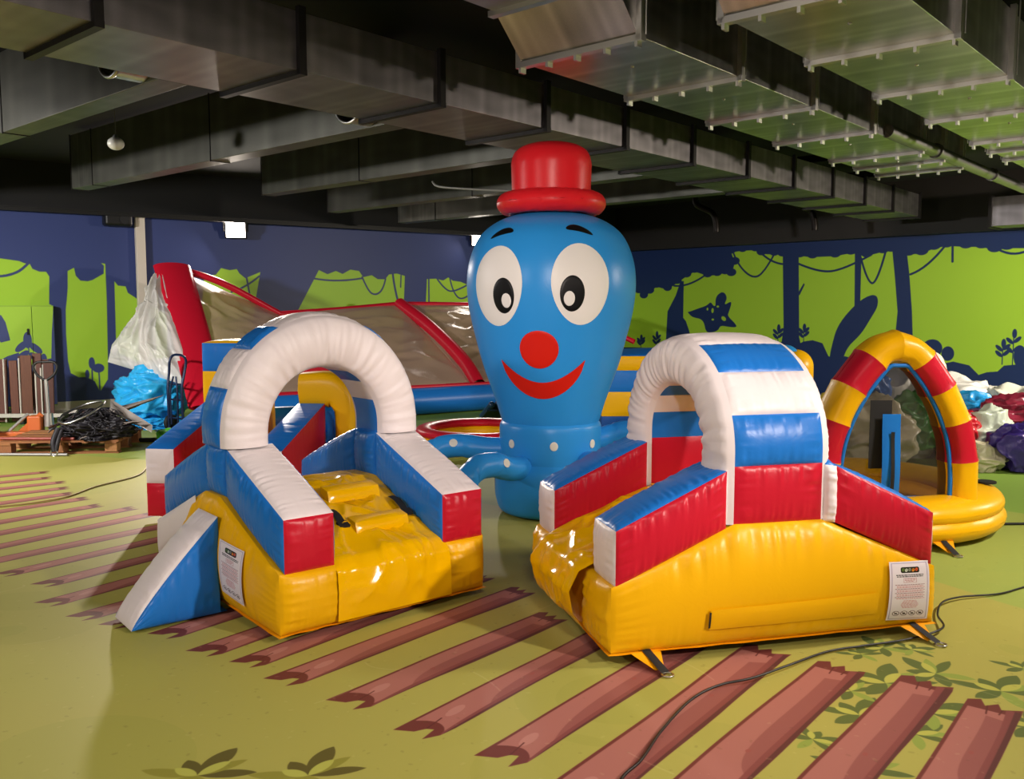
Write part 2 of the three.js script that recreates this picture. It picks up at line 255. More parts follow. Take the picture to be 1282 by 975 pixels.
function paintLeft(c, X, s) {
  c.fillStyle = GREEN;
  [...cabinetGreens,
   [10.91, 2.15, 10.82, 2.2, 10.8, 2.08, 10.74, 2.01, 10.64, 2, 10.57, 2.02, 10.49, 2.07, 10.41, 2.12, 10.4, 2.24, 10.44, 2.28, 10.38, 2.27, 10.38, 1.68, 10.39, 1.19, 10.4, .71, 10.41, .49, 10.53, .3, 10.6, .47, 10.71, .54, 10.82, .54, 10.93, .61, 10.96, .79, 10.97, 1.2, 10.96, 1.56, 10.92, 1.88],
   [10.26, 2.01, 10.21, 1.94, 10.1, 1.93, 10.07, 1.83, 9.94, 1.74, 9.5, 1.5, 9.5, .8, 9.99, .75, 10.24, .9, 10.27, 1.07],
   [8.89, 2.11, 8.7, 2.14, 8.61, 2.25, 8.47, 2.22, 8.35, 2.24, 8.31, 2.17, 8.21, 2.09, 7.95, 2.2, 8.05, 1.7, 8.16, .9, 9.01, .9],
   [6.9, 2.26, 6.74, 2.19, 6.58, 2.25, 6.45, 2.2, 6.3, 2.28, 6.13, 2.26, 6.05, 2.15, 5.88, 2.19, 5.76, 2.12, 5.61, 2.12, 5.53, 2.21, 5.37, 2.23, 5.2, 2.19, 5.23, 1.63, 5.26, .7, 7.51, .7, 7.33, 1.5],
   [4.73, 2.14, 4.54, 2.15, 4.37, 2.12, 4.26, 2.18, 4.16, 2.12, 3.98, 2.1, 3.83, 2.05, 3.63, 2.09, 3.3, 2.1, 3.3, .6, 4.83, .6],
   [2.6, 2.1, 2.2, 2.16, 1.7, 2.1, 1.2, 2.2, 0.7, 2.1, 0.1, 2.0, 0.1, .7, 2.6, .7],
   [15.2, 2.2, 14.7, 2.3, 14.2, 2.22, 13.6, 2.34, 12.7, 2.25, 12.7, .8, 13.6, .7, 15.2, .8]].forEach(a => shape(c, X, a));
  c.fillStyle = c.strokeStyle = BLUE;
  curve(c, X, [11.95, 2.04, 11.8, 2.05, 11.65, 2.08, 11.52, 2.15, 11.43, 2.25], 0.035 * s);
  blob(c, X, 10.63, .75, .045, .09, s); blob(c, X, 10.54, .67, .085, .07, s); curve(c, X, [10.63, .7, 10.63, .48], .02 * s); curve(c, X, [10.535, .65, 10.53, .28], .02 * s); blob(c, X, 10.7, .58, .03, .07, s);
  curve(c, X, [8.45, 1.86, 8.21, 1.93, 7.97, 2.13], .03 * s); curve(c, X, [8.19, 2.11, 8.13, 1.73], .03 * s);
  curve(c, X, [7, 2.11, 6.56, 2.04, 6.07, 2.13], .03 * s); curve(c, X, [6.07, 2.15, 5.96, 1.9, 5.81, 1.82, 5.65, 1.93, 5.6, 2.13], .03 * s); curve(c, X, [5.45, 2.22, 5.43, 1.99, 5.33, 1.65], .04 * s); curve(c, X, [5.28, 2.2, 5.29, 1.98], .025 * s);
  curve(c, X, [4.5, 2.14, 4.37, 1.98, 4.16, 1.88, 3.85, 2.03], .03 * s); curve(c, X, [4.22, 2.15, 4.16, 1.89, 3.94, 1.72, 3.72, 1.9], .03 * s); curve(c, X, [4.69, 2.14, 4.69, 1.63], .03 * s);
  shape(c, X, [11.9, 1.52, 11.83, 1.49, 11.78, 1.39, 11.73, 1.13, 11.85, 1.1, 11.92, 1.2]);
  twig(c, X, 11.5, .6, 1.08, s, 1.6); twig(c, X, 11.3, .5, .8, s, 1.2);
}
function paintRight(c, X, s) {
  c.fillStyle = c.strokeStyle = '#1b2f60';
  const can = [0.39, 2.1, 0.52, 2.07, 0.65, 1.93, 0.78, 1.82, 0.94, 1.92, 1.11, 2.04, 1.39, 1.97, 1.63, 2.11, 1.86, 2.24, 2.05, 2.33, 2.36, 2.23, 2.58, 2.25, 2.76, 2.28, 2.9, 2.24, 2.97, 2.46, 2.89, 2.68, 3.14, 2.7, 3.42, 2.7, 3.55, 2.62, 3.82, 2.6, 3.99, 2.58, 4.34, 2.55, 4.59, 2.52, 5.02, 2.52, 5.31, 2.56, 5.6, 2.5, 5.88, 2.56, 6.02, 2.58, 6.32, 2.5, 6.53, 2.5, 6.73, 2.58, 6.93, 2.61, 7.23, 2.58, 7.47, 2.57, 7.66, 2.5, 7.84, 2.53, 8.08, 2.52, 8.6, 2.52, 9.5, 2.4, 10.5, 2.5, 12, 2.4, 15.2, 2.5];
  shape(c, X, [-.1, 2.9, -.1, 2.0, ...can, 15.3, 2.9]);
  for (let i = 2; i < can.length - 12; i += 2) blob(c, X, can[i], can[i + 1] + .05, .11, .075, s); // leafy edge
  [[3.99, 2.66, 4.05, 1.23, 4.02, .96, 3.74, .73, 4.53, .59, 4.43, .82, 4.37, 1.05, 4.31, 2.65], [4.33, 1.88, 4.43, 2.05, 4.45, 2.02, 4.35, 1.82], [5.38, 2.63, 5.41, 1.53, 5.51, 1.53, 5.5, 2.62], 
   [6.03, 2.65, 6.1, 2.13, 6.17, 1.53, 6.15, 1.18, 6.12, .54, 6.53, .56, 6.44, 1.1, 6.41, 1.54, 6.34, 2.18, 6.27, 2.64], [1.37, .92, 1.4, 1.52, 1.6, 1.85, 1.71, 2.14, 1.79, 2.14, 1.79, 1.39, 1.86, 1.32, 1.94, 1.13, 2.09, .68, 1.3, .65],
   [-.17, .72, .54, .74, .88, .74, 1.3, .68, 2.09, .68, 3.74, .73, 4.07, .78, 4.46, .97, 4.64, 1, 4.83, .95, 4.95, .72, 5.08, .67, 5.26, .73, 6.18, .55, 6.6, .59, 6.91, .66, 7.11, .71, 7.36, .66, 7.51, .51, 7.63, .56, 7.79, .58, 7.88, .68, 8.17, .72, 8.68, .79, 10, .6, 12, .8, 15.3, .7, 15.3, -.1, -.2, -.1]].forEach(a => shape(c, X, a));
  soft(c, X, [1.88, 1.53, 1.9, 1.5, 2.15, 1.58, 2.36, 1.64, 2.44, 1.72, 2.5, 1.64, 2.56, 1.62, 2.55, 1.76, 2.6, 1.86, 2.73, 1.92, 2.83, 1.8, 2.74, 1.64, 2.9, 1.72, 2.92, 1.68, 2.86, 1.5, 2.83, 1.44, 3.04, 1.26, 3.04, 1.21, 2.84, 1.22, 2.68, 1.25, 2.62, 1.13, 2.35, 1.08, 2.3, 1.3, 2.2, 1.38, 2, 1.4]);
  soft(c, X, [4.97, .70, 5.03, 1.0, 5.1, 1.25, 5.29, 1.52, 5.57, 1.78, 5.8, 1.84, 5.84, 1.64, 5.7, 1.40, 5.54, 1.12, 5.3, .9, 5.2, .6, 5.0, .5]);
  blob(c, X, 6.77, .92, .16, .15, s); blob(c, X, 7.02, .84, .1, .12, s); blob(c, X, 8.1, .84, .09, .17, s);
  [[8.0, .7, 1.16], [7.85, .7, 1.0], [1.13, .72, 1.0], [.72, .72, .92], [3.94, .9, 1.18], [4.46, .95, 1.2]].forEach(([x, a, b]) => twig(c, X, x, a, b, s));
  [[2.93, 2.68, 3.04, 2.43, 3.36, 2.16, 3.6, 2.24, 3.82, 2.61], [3.49, 2.68, 3.76, 2.43, 4.03, 2.41], [4.31, 2.41, 4.73, 2.23, 5.2, 2.28, 5.66, 2.51], [5.49, 2.48, 5.62, 2.05, 5.79, 2.0, 5.93, 2.58], [6.36, 2.16, 6.64, 2.25, 6.93, 2.65], [7.02, 2.63, 7.03, 2.35], [7.71, 2.52, 7.9, 2.4, 8.08, 2.46], [1.55, 2.05, 1.91, 2.01, 2.32, 2.26]].forEach(a => curve(c, X, a, .035 * s));
  c.fillStyle = '#a2cc38'; blob(c, X, 2.49, 1.54, .03, .05, s); blob(c, X, 2.75, 1.38, .06, .04, s, .6); blob(c, X, 2.37, 1.57, .02, .03, s); blob(c, X, 2.61, 1.62, .03, .02, s); blob(c, X, 2.5, 1.36, .03, .02, s);
}
const texL = canvasTex(2048, Math.round(3.05 * sL), (c, w, h) => { c.fillStyle = BLUE; c.fillRect(0, 0, w, h); paintLeft(c, (d, y) => [w - d * sL, h - y * sL], sL); });
const texR = canvasTex(2048, Math.round(2.8 * sR), (c, w, h) => { c.fillStyle = '#a2cc38'; c.fillRect(0, 0, w, h); paintRight(c, (d, y) => [d * sR, h - y * sR], sR); });
const wallMatL = new THREE.MeshPhysicalMaterial({ map: texL, roughness: 0.42, specularIntensity: 0.5 }), wallMatR = new THREE.MeshPhysicalMaterial({ map: texR, roughness: 0.45, specularIntensity: 0.5 });
wallBox('wall_left', EL, CORNER, 0, 3.05, 0.2, wallMatL); wallBox('wall_right', CORNER, ER, 0, 2.8, 0.2, wallMatR);
const plainBlue = std('#27386f', 0.6), plainDark = std('#101010', 0.85);
wallBox('wall_side', E2, EL, 0, 3.05, 0.2, plainBlue); wallBox('wall_far', ER, E3, 0, 2.8, 0.2, std('#8fb338', 0.6)); wallBox('wall_back', E3, E2, 0, 3.8, 0.2, plainBlue);
wallBox('trim_1', EL, CORNER, 0.055, 0.18, 0.01, std('#c9c2b6', 0.5), 0.012);
structure('ceiling', new THREE.BoxGeometry(26, 0.2, 28).translate(1.2, 3.8, -8), std('#131211', 0.8));
// dark bulkheads over the painted walls
wallBox('trim_2', EL, CORNER, 3.05, 3.75, 0.5, plainDark, 0.28); wallBox('trim_3', CORNER, ER, 2.8, 3.75, 0.5, std('#1a1512', 0.55), 0.3);
wallBox('trim_4', E2, EL, 3.05, 3.75, 0.2, plainDark); wallBox('trim_5', ER, E3, 2.8, 3.75, 0.2, plainDark);
// ---------------------------------------------------------------- ceiling: ducts, branches, pipe, lamps
const streakTex = noiseTex(256, (x, y) => { const v = clamp(205 + 34 * per(x, 0.3, 18, 2) + 22 * per(x, y, 6, 8) + (rnd() - 0.5) * 8, 0, 255); return [v, v, v]; }, true);
const galv = new THREE.MeshStandardMaterial({ color: '#ebe9e4', map: streakTex, roughness: 0.3, metalness: 1 });
const flangeMat = std('#d6d3cd', 0.4, 1), paintedDuct = new THREE.MeshStandardMaterial({ color: '#a6a1a3', map: streakTex, roughness: 0.4, metalness: 0.9 });
const branchMat = new THREE.MeshStandardMaterial({ color: '#77776f', map: streakTex, roughness: 0.42, metalness: 0.75 }), flangeDark = std('#2a2827', 0.5, 0.8);
const DD = [0.661, -0.75], DE = [0.75, 0.661], DT = Math.atan2(0.75, 0.661);
function duct(name, label, x, z, y0, h, w, marks, mat, fm, bolts, transition) {
  const g = thing(name, label, 'duct', [x, y0, z], DT);
  for (let i = 0; i < marks.length - 1; i++) {
    const a = marks[i], b = marks[i + 1];
    part('duct_section', box(b - a - 0.004, h, w, (a + b) / 2, h / 2, 0, 0.004), mat, g);
  }
  marks.forEach((a, i) => {
    const fl = part('flange', merge([box(0.05, 0.035, w + 0.07, a, -0.012, 0), box(0.05, h + 0.05, 0.035, a, h / 2, w / 2 + 0.015), box(0.05, h + 0.05, 0.035, a, h / 2, -w / 2 - 0.015)]), fm, g);
    if (bolts) {
      for (let k = 0; k < 5; k++) part('clamp', box(0.05, 0.03, 0.018, a, -0.045, -w / 2 + w * k / 4), flangeMat, g);
      for (const s of [-1, 1]) part('hanger_rod', bar([a, 0, s * (w / 2 + 0.05)], [a, 3.7 - y0, s * (w / 2 + 0.05)], 0.005, 6), flangeMat, g);
      if (i < marks.length - 1) part('screw', new THREE.SphereGeometry(0.012, 8, 6).translate(a + 0.5, 0, 0.05), M.steel, g);
    }
  });
  if (transition) { // sloping piece up to a shallower run towards the camera
    const a = marks[0], k = 0.25;
    const q = (p0, p1, p2, p3) => panelGeo(quad(p0, p1, p2, p3), { b: 0, w: 0, cell: 0.2 });
    part('transition_piece', merge([q([a, 0, -w / 2], [a, 0, w / 2], [a - k, k, w / 2], [a - k, k, -w / 2]), q([a, 0, w / 2], [a, h, w / 2], [a - k, h, w / 2], [a - k, k, w / 2]), q([a, 0, -w / 2], [a, h, -w / 2], [a - k, h, -w / 2], [a - k, k, -w / 2])]), mat, g);
    part('flange', merge([box(0.05, 0.035, w + 0.07, a - k, k - 0.012, 0), box(0.05, h - k, 0.035, a - k, k + (h - k) / 2, w / 2 + 0.015)]), fm, g);
    part('duct_section', box(3, h - k, w, a - k - 1.5, k + (h - k) / 2, 0, 0.004), mat, g);
  }
  return g;
}
duct('air_duct', 'galvanised steel air duct with bolted flanges, passing above the red bowler hat', 0.383, -5.405, 3.1, 0.42, 0.85, [0, 1.18, 2.35, 3.58, 4.88, 5.55, 6.2], galv, flangeMat, true, true);
duct('air_duct', 'galvanised steel air duct with bolted flanges, passing above the yellow and red pod', 1.42, -4.55, 3.1, 0.42, 0.82, [0, 1.09, 2.27, 3.43, 4.7, 5.3, 5.9, 7.0, 8.2], galv, flangeMat, true, true);
duct('air_duct', 'long dark flat main air duct running beneath the black ceiling', -2.05 - 0.41 * 0.75, -4.56 - 0.41 * 0.661, 3.0, 0.34, 0.82, [-2.6, -1.2, 0, 1.2, 2.35, 3.5, 4.6, 5.75, 6.9, 8.05, 9.2, 10.3, 11.4, 12.6], paintedDuct, flangeDark, false, false);
// branch ducts to the left of the main duct
[[0.94, 8, 'nearest the camera'], [2.77, 5.66, ''], [4.57, 4.45, ''], [6.37, 5.5, ''], [8.17, 6, '']].forEach(([p, L], i) => {
  const x = -2.665 + p * DD[0] - 0.1 * DD[0], z = -5.10 + p * DD[1] - 0.1 * DD[1];
  const labels = ['grey-brown branch duct with a round collar, joining the main duct', 'green-lit grey branch duct behind the hanging white globe lamp', 'dim grey branch duct whose end stops above the lit floodlight', 'dark branch duct above the tent ridge', 'dark branch duct close to the back corner of the hall'];
  const g = thing('branch_duct', labels[i], 'duct', [x, 3.0, z], Math.atan2(-DE[1], DE[0]));
  const marks = []; for (let k = 0; k < L - 0.5; k += 2.55) marks.push(k); marks.push(L);
  for (let k = 0; k < marks.length - 1; k++) part('duct_section', box(marks[k + 1] - marks[k] - 0.006, 0.62, 0.2, -(marks[k] + marks[k + 1]) / 2, 0.31, 0, 0.006), branchMat, g);
  for (let k = 1; k < marks.length; k++) part('flange', merge([box(0.012, 0.64, 0.006, -marks[k], 0.31, 0.103), box(0.012, 0.006, 0.21, -marks[k], -0.003, 0)]), flangeDark, g);
  if (i < 2) { const c = new THREE.CylinderGeometry(0.17, 0.17, 0.2, 28, 1, true).rotateX(Math.PI / 2); part('round_collar', merge([c, new THREE.TorusGeometry(0.17, 0.014, 8, 28).translate(0, 0, 0.1)]).translate(-0.2, 0.18, 0.2), galv, g); }
});
{ // cross duct in front of the green wall
  const g = thing('cross_duct', 'brown-lit boxy duct crossing in front of the green wall top', 'duct', [7.15, 2.78, -13.4], Math.atan2(-0.7083, 0.7059));
  for (let k = 0; k < 4; k++) part('duct_section', box(1.3, 0.42, 0.5, 0.65 + k * 1.31, 0.21, 0, 0.006), paintedDuct, g);
  for (let k = 0; k < 4; k++) part('flange', box(0.04, 0.46, 0.56, k * 1.31, 0.21, 0), flangeDark, g);
}
solo('ceiling_pipe', merge([bar([3.3, 3.15, -8.05], [6.7, 3.15, -11.9], 0.06, 16), bar([4.2, 3.15, -9.06], [4.23, 3.15, -9.09], 0.075, 16), bar([5.6, 3.15, -10.64], [5.63, 3.15, -10.67], 0.075, 16)]), paintedDuct, 'round dark pipe running beside the galvanised ducts', 'pipe');
{ const g = thing('globe_lamp', 'small white globe lamp hanging on a wire before the branch duct', 'lamp', [-3.47, 3.03, -8.0]);
  part('globe', new THREE.SphereGeometry(0.07, 24, 16).scale(1, 0.8, 1), std('#d9d8cf', 0.3), g); part('wire', bar([0, 0.05, 0], [0, 0.68, 0], 0.004, 6), std('#777', 0.5), g); part('cap', new THREE.CylinderGeometry(0.018, 0.03, 0.03, 12).translate(0, 0.06, 0), std('#777', 0.5), g); }
solo('ceiling_cable', tube([[-0.9, 3.02, -10.3], [-0.85, 2.96, -10.2], [-0.5, 2.90, -10.0], [0.1, 2.86, -9.9]], 0.012, 24, 6), std('#8d8d88', 0.5), 'loose grey cable hanging under the branch ducts behind the hat', 'cable');
[[[3.2, 3.55, -15.2], [5.4, 3.55, -13.2]], [[2.2, 3.55, -13.6], [4.4, 3.55, -11.6]]].forEach(([a, b], i) => solo('ceiling_rail', beamBox(a, b, 0.06, 0.09), std('#2b2520', 0.5, 0.5), ['dark steel rail under the ceiling near the green wall', 'dark steel rail under the ceiling behind the octopus'][i], 'rail'));
[[3.1, -15.3, 0.2], [4.6, -14.9, 0.2]].forEach(([x, z], i) => solo('bent_pipe', tube([[x, 3.6, z], [x, 3.35, z], [x + 0.25, 3.15, z + 0.2], [x + 0.3, 2.92, z + 0.25], [x + 0.3, 2.85, z + 0.25]], 0.05, 24, 10), std('#1f1a17', 0.4, 0.6), ['bent black pipe dropping before the green wall, beside the octopus', 'bent black pipe dropping before the green wall, above the arch'][i], 'pipe'));
// post, speaker and rail on the blue wall
{ const t = Math.atan2(0.5705, 0.8213);
  const post = solo('wall_post', box(0.14, 3.02, 0.1, 0, 1.51, 0, 0.01), std('#d8cdbf', 0.5), 'pale square post standing against the blue wall', 'post'); post.position.set(-5.79, 0, -14.08); post.rotation.y = t;
  const g = thing('wall_speaker', 'black loudspeaker mounted high beside the pale post', 'speaker', [-6.02, 2.83, -13.82], t); part('cabinet', box(0.4, 0.22, 0.26, 0, 0.11, 0, 0.05), std('#0f0f11', 0.45), g); part('bracket', box(0.1, 0.06, 0.2, 0, 0.25, -0.06), M.strap, g); part('driver', new THREE.CylinderGeometry(0.07, 0.07, 0.02, 20).rotateX(Math.PI / 2).translate(0.08, 0.1, 0.135), std('#1b1b1d', 0.7), g);
  const r = solo('wall_rail', merge([box(15, 0.05, 0.05, 0, 0, 0), box(15, 0.02, 0.09, 0, 0.035, 0)]), std('#1a1a1a', 0.5, 0.4), 'black rail along the top of the blue wall', 'rail'); r.position.set((EL[0] + CORNER[0]) / 2 + 0.2, 3.0, (EL[1] + CORNER[1]) / 2 + 0.26); r.rotation.y = t;
}
function flood([pos, aim, w, h, col, power, label, added_hood, narrow]) {
  const g = new THREE.Group(); g.name = numbered('floodlight'); g.position.set(...pos); g.lookAt(...aim); scene.add(g); tag(g, label, 'floodlight');
  part('housing', merge([box(w + 0.05, h + 0.05, 0.07, 0, 0, -0.045, 0.015), box(w * 0.7, h * 0.7, 0.05, 0, 0, -0.1)]), std('#1c1c1e', 0.5, 0.4), g);
  part('bracket', merge([box(0.02, h * 0.9, 0.03, -w / 2 - 0.04, h * 0.3, -0.05), box(0.02, h * 0.9, 0.03, w / 2 + 0.04, h * 0.3, -0.05), box(w + 0.1, 0.02, 0.03, 0, h * 0.75, -0.05)]), std('#1c1c1e', 0.5, 0.4), g);
  part('added_hood', merge([box(w + 0.06, 0.006, added_hood, 0, h / 2 + 0.02, added_hood / 2 - 0.02), box(0.006, h * 0.6, added_hood * 0.5, -w / 2 - 0.03, h * 0.25, added_hood * 0.25 - 0.02), box(0.006, h * 0.6, added_hood * 0.5, w / 2 + 0.03, h * 0.25, added_hood * 0.25 - 0.02)]), std('#1c1c1e', 0.6, 0.2), g);  // plates added to each lamp to keep its light off the ducts
  part('lens', new THREE.PlaneGeometry(w, h).translate(0, 0, -0.008), new THREE.MeshStandardMaterial({ color: '#222', emissive: col, emissiveIntensity: 14 }), g);
  if (narrow) { const S = new THREE.SpotLight(col, narrow[0], 0, narrow[1], 0.9, 2); S.position.set(0, 0, 0.012); S.target.position.set(0, 0, 5); S.shadow.radius = 6; S.castShadow = true; S.name = 'flood_spot'; g.add(S, S.target); S.target.name = 'flood_aim'; }
  const L = new THREE.RectAreaLight(col, power, w, h); L.position.set(0, 0, 0.002); L.rotation.y = Math.PI; L.name = 'flood_beam'; L.castShadow = true; g.add(L);
}
FLOODS.forEach(flood);
// ---------------------------------------------------------------- the two small slide castles
const labelTex = canvasTex(256, 512, (c, w, h) => {
  c.fillStyle = '#e8dfe6'; c.fillRect(0, 0, w, h); c.strokeStyle = '#a99ab8'; c.lineWidth = 5; c.strokeRect(14, 14, w - 28, h - 28);
  c.fillStyle = '#17140f'; c.beginPath(); c.roundRect(70, 46, 120, 48, 14); c.fill();
  [['#5f7d3a', 80], ['#cfd6c4', 100], ['#8a8f80', 122], ['#e08a2a', 144], ['#d8552a', 166]].forEach(([k, x], i) => { c.fillStyle = k; c.beginPath(); c.ellipse(x + 6, 70 + (i % 2) * 4 - 2, 9, 14, 0.2, 0, 7); c.fill(); c.fillStyle = '#17140f'; c.fillRect(x + 4, 64, 4, 10); });
  const line = (y, x0, x1, col, t) => { c.fillStyle = col; let x = x0; let k = 3; while (x < x1) { const l = 6 + (k * 7919 % 13); c.fillRect(x, y, Math.min(l, x1 - x), t); x += l + 3; k++; } };
  line(108, 40, 216, '#2b262b', 8); line(121, 44, 212, '#2b262b', 8);
  c.strokeStyle = '#a4484c'; c.lineWidth = 2; c.strokeRect(88, 138, 80, 38); line(145, 94, 162, '#b04a50', 4); line(155, 94, 160, '#b04a50', 4); line(165, 100, 150, '#b04a50', 4);
  for (let i = 0; i < 11; i++) { line(192 + i * 12, i % 3 ? 44 : 34, i % 2 ? 214 : 222, i % 3 ? '#c46a70' : '#8a4a5c', 5); }
  for (let i = 0; i < 8; i++) line(332 + i * 9, 74 + Math.abs(4 - i) * 4, 186 - Math.abs(4 - i) * 4, '#c8747c', 4);
  for (let i = 0; i < 4; i++) { const x = 52 + i * 50; c.strokeStyle = '#4a2a2c'; c.lineWidth = 4; c.beginPath(); c.arc(x, 448, 20, 0, 7); c.stroke(); c.beginPath(); c.moveTo(x - 14, 434); c.lineTo(x + 14, 462); c.stroke(); c.fillStyle = '#3a2526'; c.beginPath(); c.ellipse(x, 450, 10, 6 + i % 2 * 2, -0.4, 0, 7); c.fill(); }
});
const labelMat = new THREE.MeshPhysicalMaterial({ map: labelTex, roughness: 0.4, side: THREE.DoubleSide });
const W = 1.25;
function archPaths(y0, ro, ri) { // legs from y0 up to yc, then half an ellipse
  const yc = 0.9, O = [0.625, ro], I = [0.355, ri];
  const at = (R) => (t) => { // t 0..1, legs take share q each
    const leg = yc - y0, arc = Math.PI * 0.5, tot = 2 * leg + arc, q = leg / tot;
    if (t < q) return [W / 2 - R[0], y0 + t / q * leg]; if (t > 1 - q) return [W / 2 + R[0], y0 + (1 - t) / q * leg];
    const a = Math.PI * (1 - (t - q) / (1 - 2 * q)); return [W / 2 + R[0] * Math.cos(a), yc + R[1] * Math.sin(a)];
  };
  const leg = yc - y0, tot = 2 * leg + Math.PI * 0.5, q = leg / tot;
  const tOf = y => y <= yc ? (y - y0) / leg * q : q + (1 - 2 * q) * Math.asin(Math.min(1, (y - yc) / O[1])) / Math.PI;
  return { out: at(O), inn: at(I), tOf };
}
function slideCastle(g, map, cfg) {
  const { L, prof, arch, bands, rails, seed } = cfg;
  const P = (w, y, l) => map(w, y, l), q = (a, b, c, d) => (u, v) => { const f = quad(a, b, c, d)(u, v); return P(f.x, f.y, f.z); };
  const mid = P(W / 2, 0.25, L / 2), yb = 0.0;
  const H = l => { let i = 1; while (i < prof.length - 1 && prof[i][0] < l) i++; const [a, ya] = prof[i - 1], [b, ybb] = prof[i]; return lerp(ya, ybb, clamp((l - a) / (b - a), 0, 1)); };
  // body: two house-shaped sides, the ends, the top and the belly
  for (const w of [0, W]) panel(g, 'body_side', M.yellow, (u, v) => { const l = u * L; return P(w, lerp(yb, H(l), v), l); }, { b: 0.075, w: 0.017, f: 16, wl: 0.042, c: mid, k: 0.6, cell: 0.012, max: 140 });
  panel(g, 'body_top', M.yellow, (u, v) => { const l = u * L; return P(v * W, H(l) - 0.002, l); }, { b: 0, w: 0, cell: 0.06 });
  panel(g, 'body_bottom', M.belly, (u, v) => P(v * W, yb, u * L), { b: cfg.lift, w: 0, c: mid, cell: 0.04, k: 1.7 });
  for (const [l, hh] of [[0, prof[0][1]], [L, prof[prof.length - 1][1]]]) {
    panel(g, 'body_end', M.yellow, q([0, yb, l], [0.35, yb, l], [0.35, hh, l], [0, hh, l]), { b: 0.05, w: 0.016, f: 18, wl: 0.035, c: mid, cell: 0.009 });
    panel(g, 'body_end', M.yellow, q([0.35, yb, l], [0.98, yb, l], [0.98, hh, l], [0.35, hh, l]), { b: 0.02, w: 0.004, c: mid });
    panel(g, 'body_end', M.yellow, q([0.98, yb, l], [W, yb, l], [W, hh, l], [0.98, hh, l]), { b: 0.05, w: 0.016, f: 18, wl: 0.035, c: mid, cell: 0.009 });
  }
  { // sewn flange round the foot
    const r = [[-0.016, -0.016], [W + 0.016, -0.016], [W + 0.016, L + 0.016], [-0.016, L + 0.016]], n = [[0.02, 0.02], [W - 0.02, 0.02], [W - 0.02, L - 0.02], [0.02, L - 0.02]];
    const gs = []; for (let i = 0; i < 4; i++) { const j = (i + 1) % 4; gs.push(panelGeo((u, v) => { const x = lerp(lerp(n[i][0], n[j][0], u), lerp(r[i][0], r[j][0], u), v), l = lerp(lerp(n[i][1], n[j][1], u), lerp(r[i][1], r[j][1], u), v); return P(x, yb - v * 0.006 + v * 0.006 * N3(u * 14, i * 3.3 + seed), l); }, { b: 0, w: 0, cell: 0.02 })); }
    part('seam_flange', merge(gs), M.orange, g);
  }
  // rails
  for (const r of rails) {
    const c0 = P((r.w0 + r.w1) / 2, 0.55, (r.pts[0][0] + r.pts[r.pts.length - 1][0]) / 2);
    for (let i = 0; i < r.pts.length - 1; i++) {
      const [la, ba, ta] = r.pts[i], [lb, bb, tb] = r.pts[i + 1], col = r.seg[i];
      const c = P((r.w0 + r.w1) / 2, (ba + ta + bb + tb) / 4, (la + lb) / 2);
      panel(g, 'rail_side', col.side, q([r.w0, ba, la], [r.w0, bb, lb], [r.w0, tb, lb], [r.w0, ta, la]), { b: r.b * 1.1, w: 0.012, f: 25, wl: 0.024, c, cell: 0.0075, max: 130 });
      panel(g, 'rail_side', col.side, q([r.w1, ba, la], [r.w1, bb, lb], [r.w1, tb, lb], [r.w1, ta, la]), { b: r.b * 1.1, w: 0.012, f: 25, wl: 0.024, c, cell: 0.0075, max: 130 });
      panel(g, 'rail_top', col.top, q([r.w0, ta, la], [r.w0, tb, lb], [r.w1, tb, lb], [r.w1, ta, la]), { b: r.b, w: 0.012, f: 25, wl: 0.026, c, cell: 0.0075, max: 130 });
    }
    const [la, ba, ta] = r.pts[0], [lb, bb, tb] = r.pts[r.pts.length - 1];
    panel(g, 'rail_end', r.endA, q([r.w0, ba, la], [r.w1, ba, la], [r.w1, ta, la], [r.w0, ta, la]), { b: 0.028, w: 0.010, f: 24, wl: 0.024, c: c0, cell: 0.008 });
    panel(g, 'rail_end', r.endB, q([r.w0, bb, lb], [r.w1, bb, lb], [r.w1, tb, lb], [r.w0, tb, lb]), { b: 0.028, w: 0.010, f: 24, wl: 0.024, c: c0, cell: 0.008 });
  }
  // arch
  const { y0, l0, l1, fb } = arch, A = archPaths(y0, arch.ro, arch.ri), lc = (l0 + l1) / 2;
  const ring = (t, v) => { const o = A.out(t), i = A.inn(t); return [lerp(o[0], i[0], v), lerp(o[1], i[1], v)]; };
  for (const [l, s] of [[l0, -1], [l1, 1]]) panel(g, 'arch_face', M.white, (u, v) => { const [x, y] = ring(u, v); return P(x, y, l); }, { b: fb, w: 0.019, f: 17, wl: 0.05, pu: 0, c: P(W / 2, 1.0, lc), cell: 0.010, max: 300, k: 0.5 });
  const keys = [y0, ...bands.map(b => b[0])];
  const ts = keys.map(y => A.tOf(y));
  const outs = [];
  for (let i = 0; i < bands.length; i++) outs.push([ts[i], ts[i + 1] ?? 0.5, bands[i][1]]);
  const last = outs[outs.length - 1]; last[1] = 1 - last[0];
  const all = [...outs, ...outs.slice(0, -1).map(([a, b, m]) => [1 - b, 1 - a, m])];
  for (const [a, b, m] of all) {
    panel(g, 'arch_band', m, (u, v) => { const [x, y] = A.out(lerp(a, b, u)); return P(x, y, lerp(l0, l1, v)); }, { b: 0.022, w: 0.010, f: 22, wl: 0.027, pu: 1, c: P(W / 2, 0.95, lc), cell: 0.009 });
    panel(g, 'arch_lining', m, (u, v) => { const [x, y] = A.inn(lerp(a, b, u)); return P(x, y, lerp(l0, l1, v)); }, { b: -0.01, w: 0.003, f: 20, c: P(W / 2, 0.95, lc), cell: 0.02 });
  }
  return { P, q, H, mid };
}
const FRAME = (ax, az, bx, bz, lift) => ({ k: 1 - lift / 1.6, pos: [ax * (1 - lift / 1.6), lift, az * (1 - lift / 1.6)], turn: Math.atan2(-(bz - az), bx - ax) });
